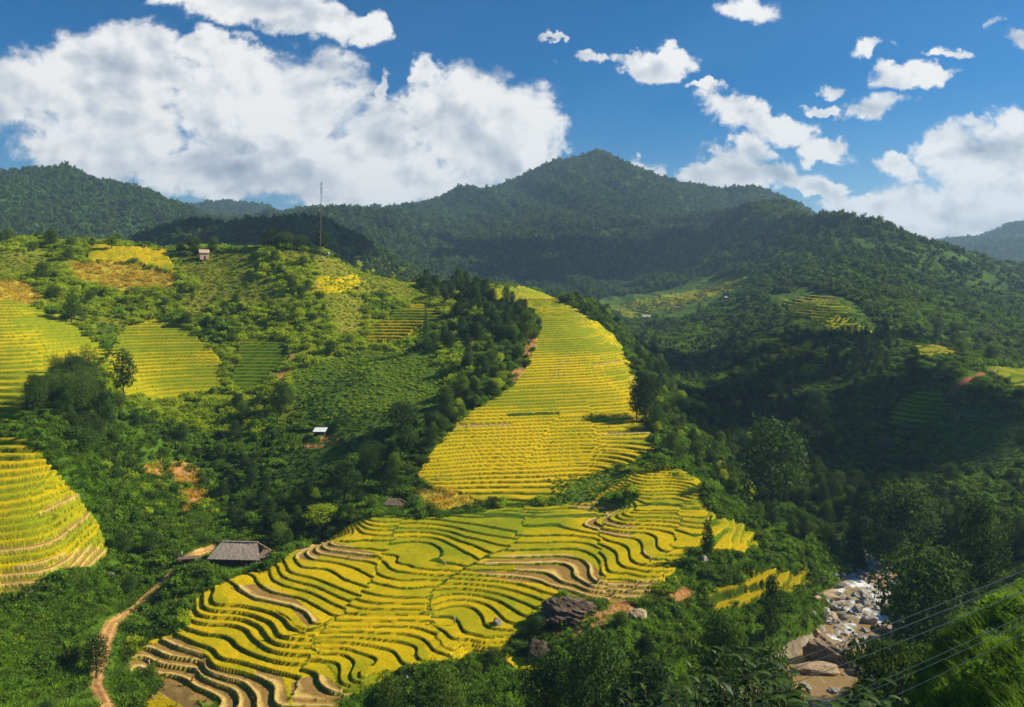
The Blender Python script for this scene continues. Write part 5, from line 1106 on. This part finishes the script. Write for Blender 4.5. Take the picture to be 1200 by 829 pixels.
# ------------------------------------------------------------------ leafy shrubs close to the viewpoint
def big_leaf_mat(name, c1, c2):
    m = MT(name); oi = m.n('ShaderNodeAttribute', attribute_name='tone'); c = m.ramp(oi.outputs['Fac'], [(0.0, c1), (1.0, c2)]); m.l(c, m.p.inputs['Base Color']); m.p.inputs['Roughness'].default_value = 0.5; m.p.inputs['Specular IOR Level'].default_value = 0.2
    tr = m.n('ShaderNodeBsdfTranslucent'); m.l(m.mul(c, (1.8,1.8,0.6)), tr.inputs['Color']); mx = m.n('ShaderNodeMixShader'); mx.inputs[0].default_value = 0.28; m.l(m.p.outputs[0], mx.inputs[1]); m.l(tr.outputs[0], mx.inputs[2]); m.l(mx.outputs[0], m.out.inputs[0]); return m.m
MBL = big_leaf_mat('glossy_leaves', (0.012,0.032,0.006), (0.065,0.125,0.018))
def leafy(u, y, vtop, wpx, nst, leaf, label, seed, name='leafy_shrub'):
    rng = np.random.RandomState(seed); x = wx(u, y); zt_ = -(vtop-HZ)/F*y; z0 = gx(x, y)-0.1; h = zt_-z0; W = wpx/F*y
    o = empty(name, (x, y, z0)); tag(o, label, 'shrub'); lv, lf, tn = [], [], []; st = []
    for i in range(nst):
        a = rng.rand()*6.28; R_ = W*0.5*math.sqrt(rng.rand()); tip = np.array((R_*math.cos(a), R_*math.sin(a)*0.7, h*(0.80+0.2*rng.rand()))); b = np.array((tip[0]*0.15, tip[1]*0.15, 0)); md = (tip*0.55+b*0.45)+np.array((0,0,h*0.12))
        pts = [b*(1-t)**2+2*md*t*(1-t)+tip*t*t for t in np.linspace(0,1,9)]; st.append(tube(pts, list(np.linspace(0.02*h**0.5, 0.006, 9)), 5))
        for k in range(16):
            t = 0.62+0.38*k/15; p = b*(1-t)**2+2*md*t*(1-t)+tip*t*t; an = k*2.4+rng.rand(); d = np.array((math.cos(an), math.sin(an), 0.25+0.3*rng.normal())); d /= np.linalg.norm(d)
            L = leaf*(0.6+0.6*rng.rand()); s = np.cross(d, (0,0,1.0)); s /= np.linalg.norm(s); up = np.cross(s, d); o_ = len(lv)
            for q, wd, dr in ((0,0.02,0),(0.25,0.17,0.03),(0.55,0.20,0.01),(0.82,0.11,-0.06),(1.0,0.01,-0.14)):
                c = p+d*(0.02+q*L)+up*dr*L; lv += [c+s*wd*L+up*wd*0.35*L, c, c-s*wd*L+up*wd*0.35*L]
            for q in range(4):
                a0 = o_+q*3; lf += [(a0,a0+1,a0+4,a0+3),(a0+1,a0+2,a0+5,a0+4)]
            tn += [rng.rand()]*15
    me = mesh_np('leaves', np.array(lv), np.array(lf), MBL, True); tone_attr(me, np.array(tn)); link('leaves', me, o)
    v, f = join(st); link('stems', mesh_np('stems', v, f, MBK), o)
for i, (u, y, vt, w, n, lf, lab) in enumerate([(985,11,800,170,22,0.26,'glossy large leaved shrub at the bottom below the muddy pool'),(905,13,775,130,24,0.24,'big leaved shrub at the bottom left of the muddy pool'),(850,14,752,120,26,0.24,'tallest big leaved shrub at the bottom right of the centre'),
    (790,15,790,120,22,0.24,'broad leaved shrub reaching up at the bottom just right of the dark trees'),(1040,14,806,90,14,0.22,'low leafy shoots at the bottom right of the muddy pool'),(735,18,812,90,14,0.22,'lowest leafy shoots under the dark trees at the bottom')]):
    leafy(u, y, vt, w, n, lf, lab, 300+i)
# ------------------------------------------------------------------ cumulus puffs added out of view to shade the right valley and mountains
def shade_cloud_mesh(rx, ry, n, smin, smax, gap, seed):
    import bmesh
    rng = np.random.RandomState(seed); bm = bmesh.new(); bmesh.ops.create_icosphere(bm, subdivisions=3, radius=1.0); v0 = np.array([q.co[:] for q in bm.verts]); f0 = np.array([[w.index for w in q.verts] for q in bm.faces]); bm.free()
    ps = []
    for i in range(n):
        a = rng.rand()*6.283; r = math.sqrt(rng.rand()); r = r*(0.9+0.25*math.sin(3*a+seed)+0.15*math.sin(5*a)); x, y = rx*r*math.cos(a), ry*r*math.sin(a)
        if vnoise(np.array(x/38+9.+seed), np.array(y/38+3.)) < gap: continue
        s = (smin+(smax-smin)*rng.rand())*(1.15-0.55*min(r, 1.1))
        q = v0*(1+0.35*fbm(v0[:,0]*2.2+i, v0[:,1]*2.2+v0[:,2]*2.1, 3, i)[:,None])*s; q[:,2] = np.where(q[:,2] < 0, q[:,2]*0.35, q[:,2]); ps.append((q+np.array((x, y, 10*rng.rand())), f0))
    return join(ps)
mc = MT('shade_cloud_white'); mc.p.inputs['Base Color'].default_value = (0.85, 0.86, 0.88, 1); mc.p.inputs['Roughness'].default_value = 1.0
for tx, ty, tz, rx, ry, n, s0, s1, gap, sd_, lab in [(165,450,-60,112,175,270,9,26,0.51,1,'unseen cumulus added to shade the right valley'),(-235,900,60,150,95,150,16,34,0.35,4,'unseen cumulus added to shade the ridge behind the antenna mast'),(170,1480,90,300,190,260,22,50,0.42,7,'unseen cumulus added to shade the foot of the central mountain')]:
    cv, cf = shade_cloud_mesh(rx, ry, n, s0, s1, gap, sd_); dd_ = (820-tz)/math.tan(SUN_EL)
    o = link('shade_cloud', mesh_np('shade_cloud', cv, cf, mc.m)); o.location = (tx+dd_*math.sin(SUN_AZ), ty+dd_*math.cos(SUN_AZ), 820); tag(o, lab, 'shade_cloud', None, 'stuff')
# ------------------------------------------------------------------ air
hzm = bpy.data.materials.new('air'); hzm.use_nodes = True; t_ = hzm.node_tree; t_.nodes.clear()
ho = t_.nodes.new('ShaderNodeOutputMaterial'); hv_ = t_.nodes.new('ShaderNodeVolumePrincipled'); hv_.inputs['Color'].default_value = (0.42, 0.68, 1.0, 1); hv_.inputs['Density'].default_value = HAZE_D; hv_.inputs['Anisotropy'].default_value = 0.2
t_.links.new(hv_.outputs[0], ho.inputs['Volume'])
if HAZE_D > 0:
    zt2 = float(Z.max())+40; zb2 = float(Z.min())-2
    o = boxes('haze', [(700, 2310, (zt2+zb2)/2, 9000, 4800, zt2-zb2)], hzm); tag(o, 'thin blue haze in the valley air', 'haze', None, 'stuff')
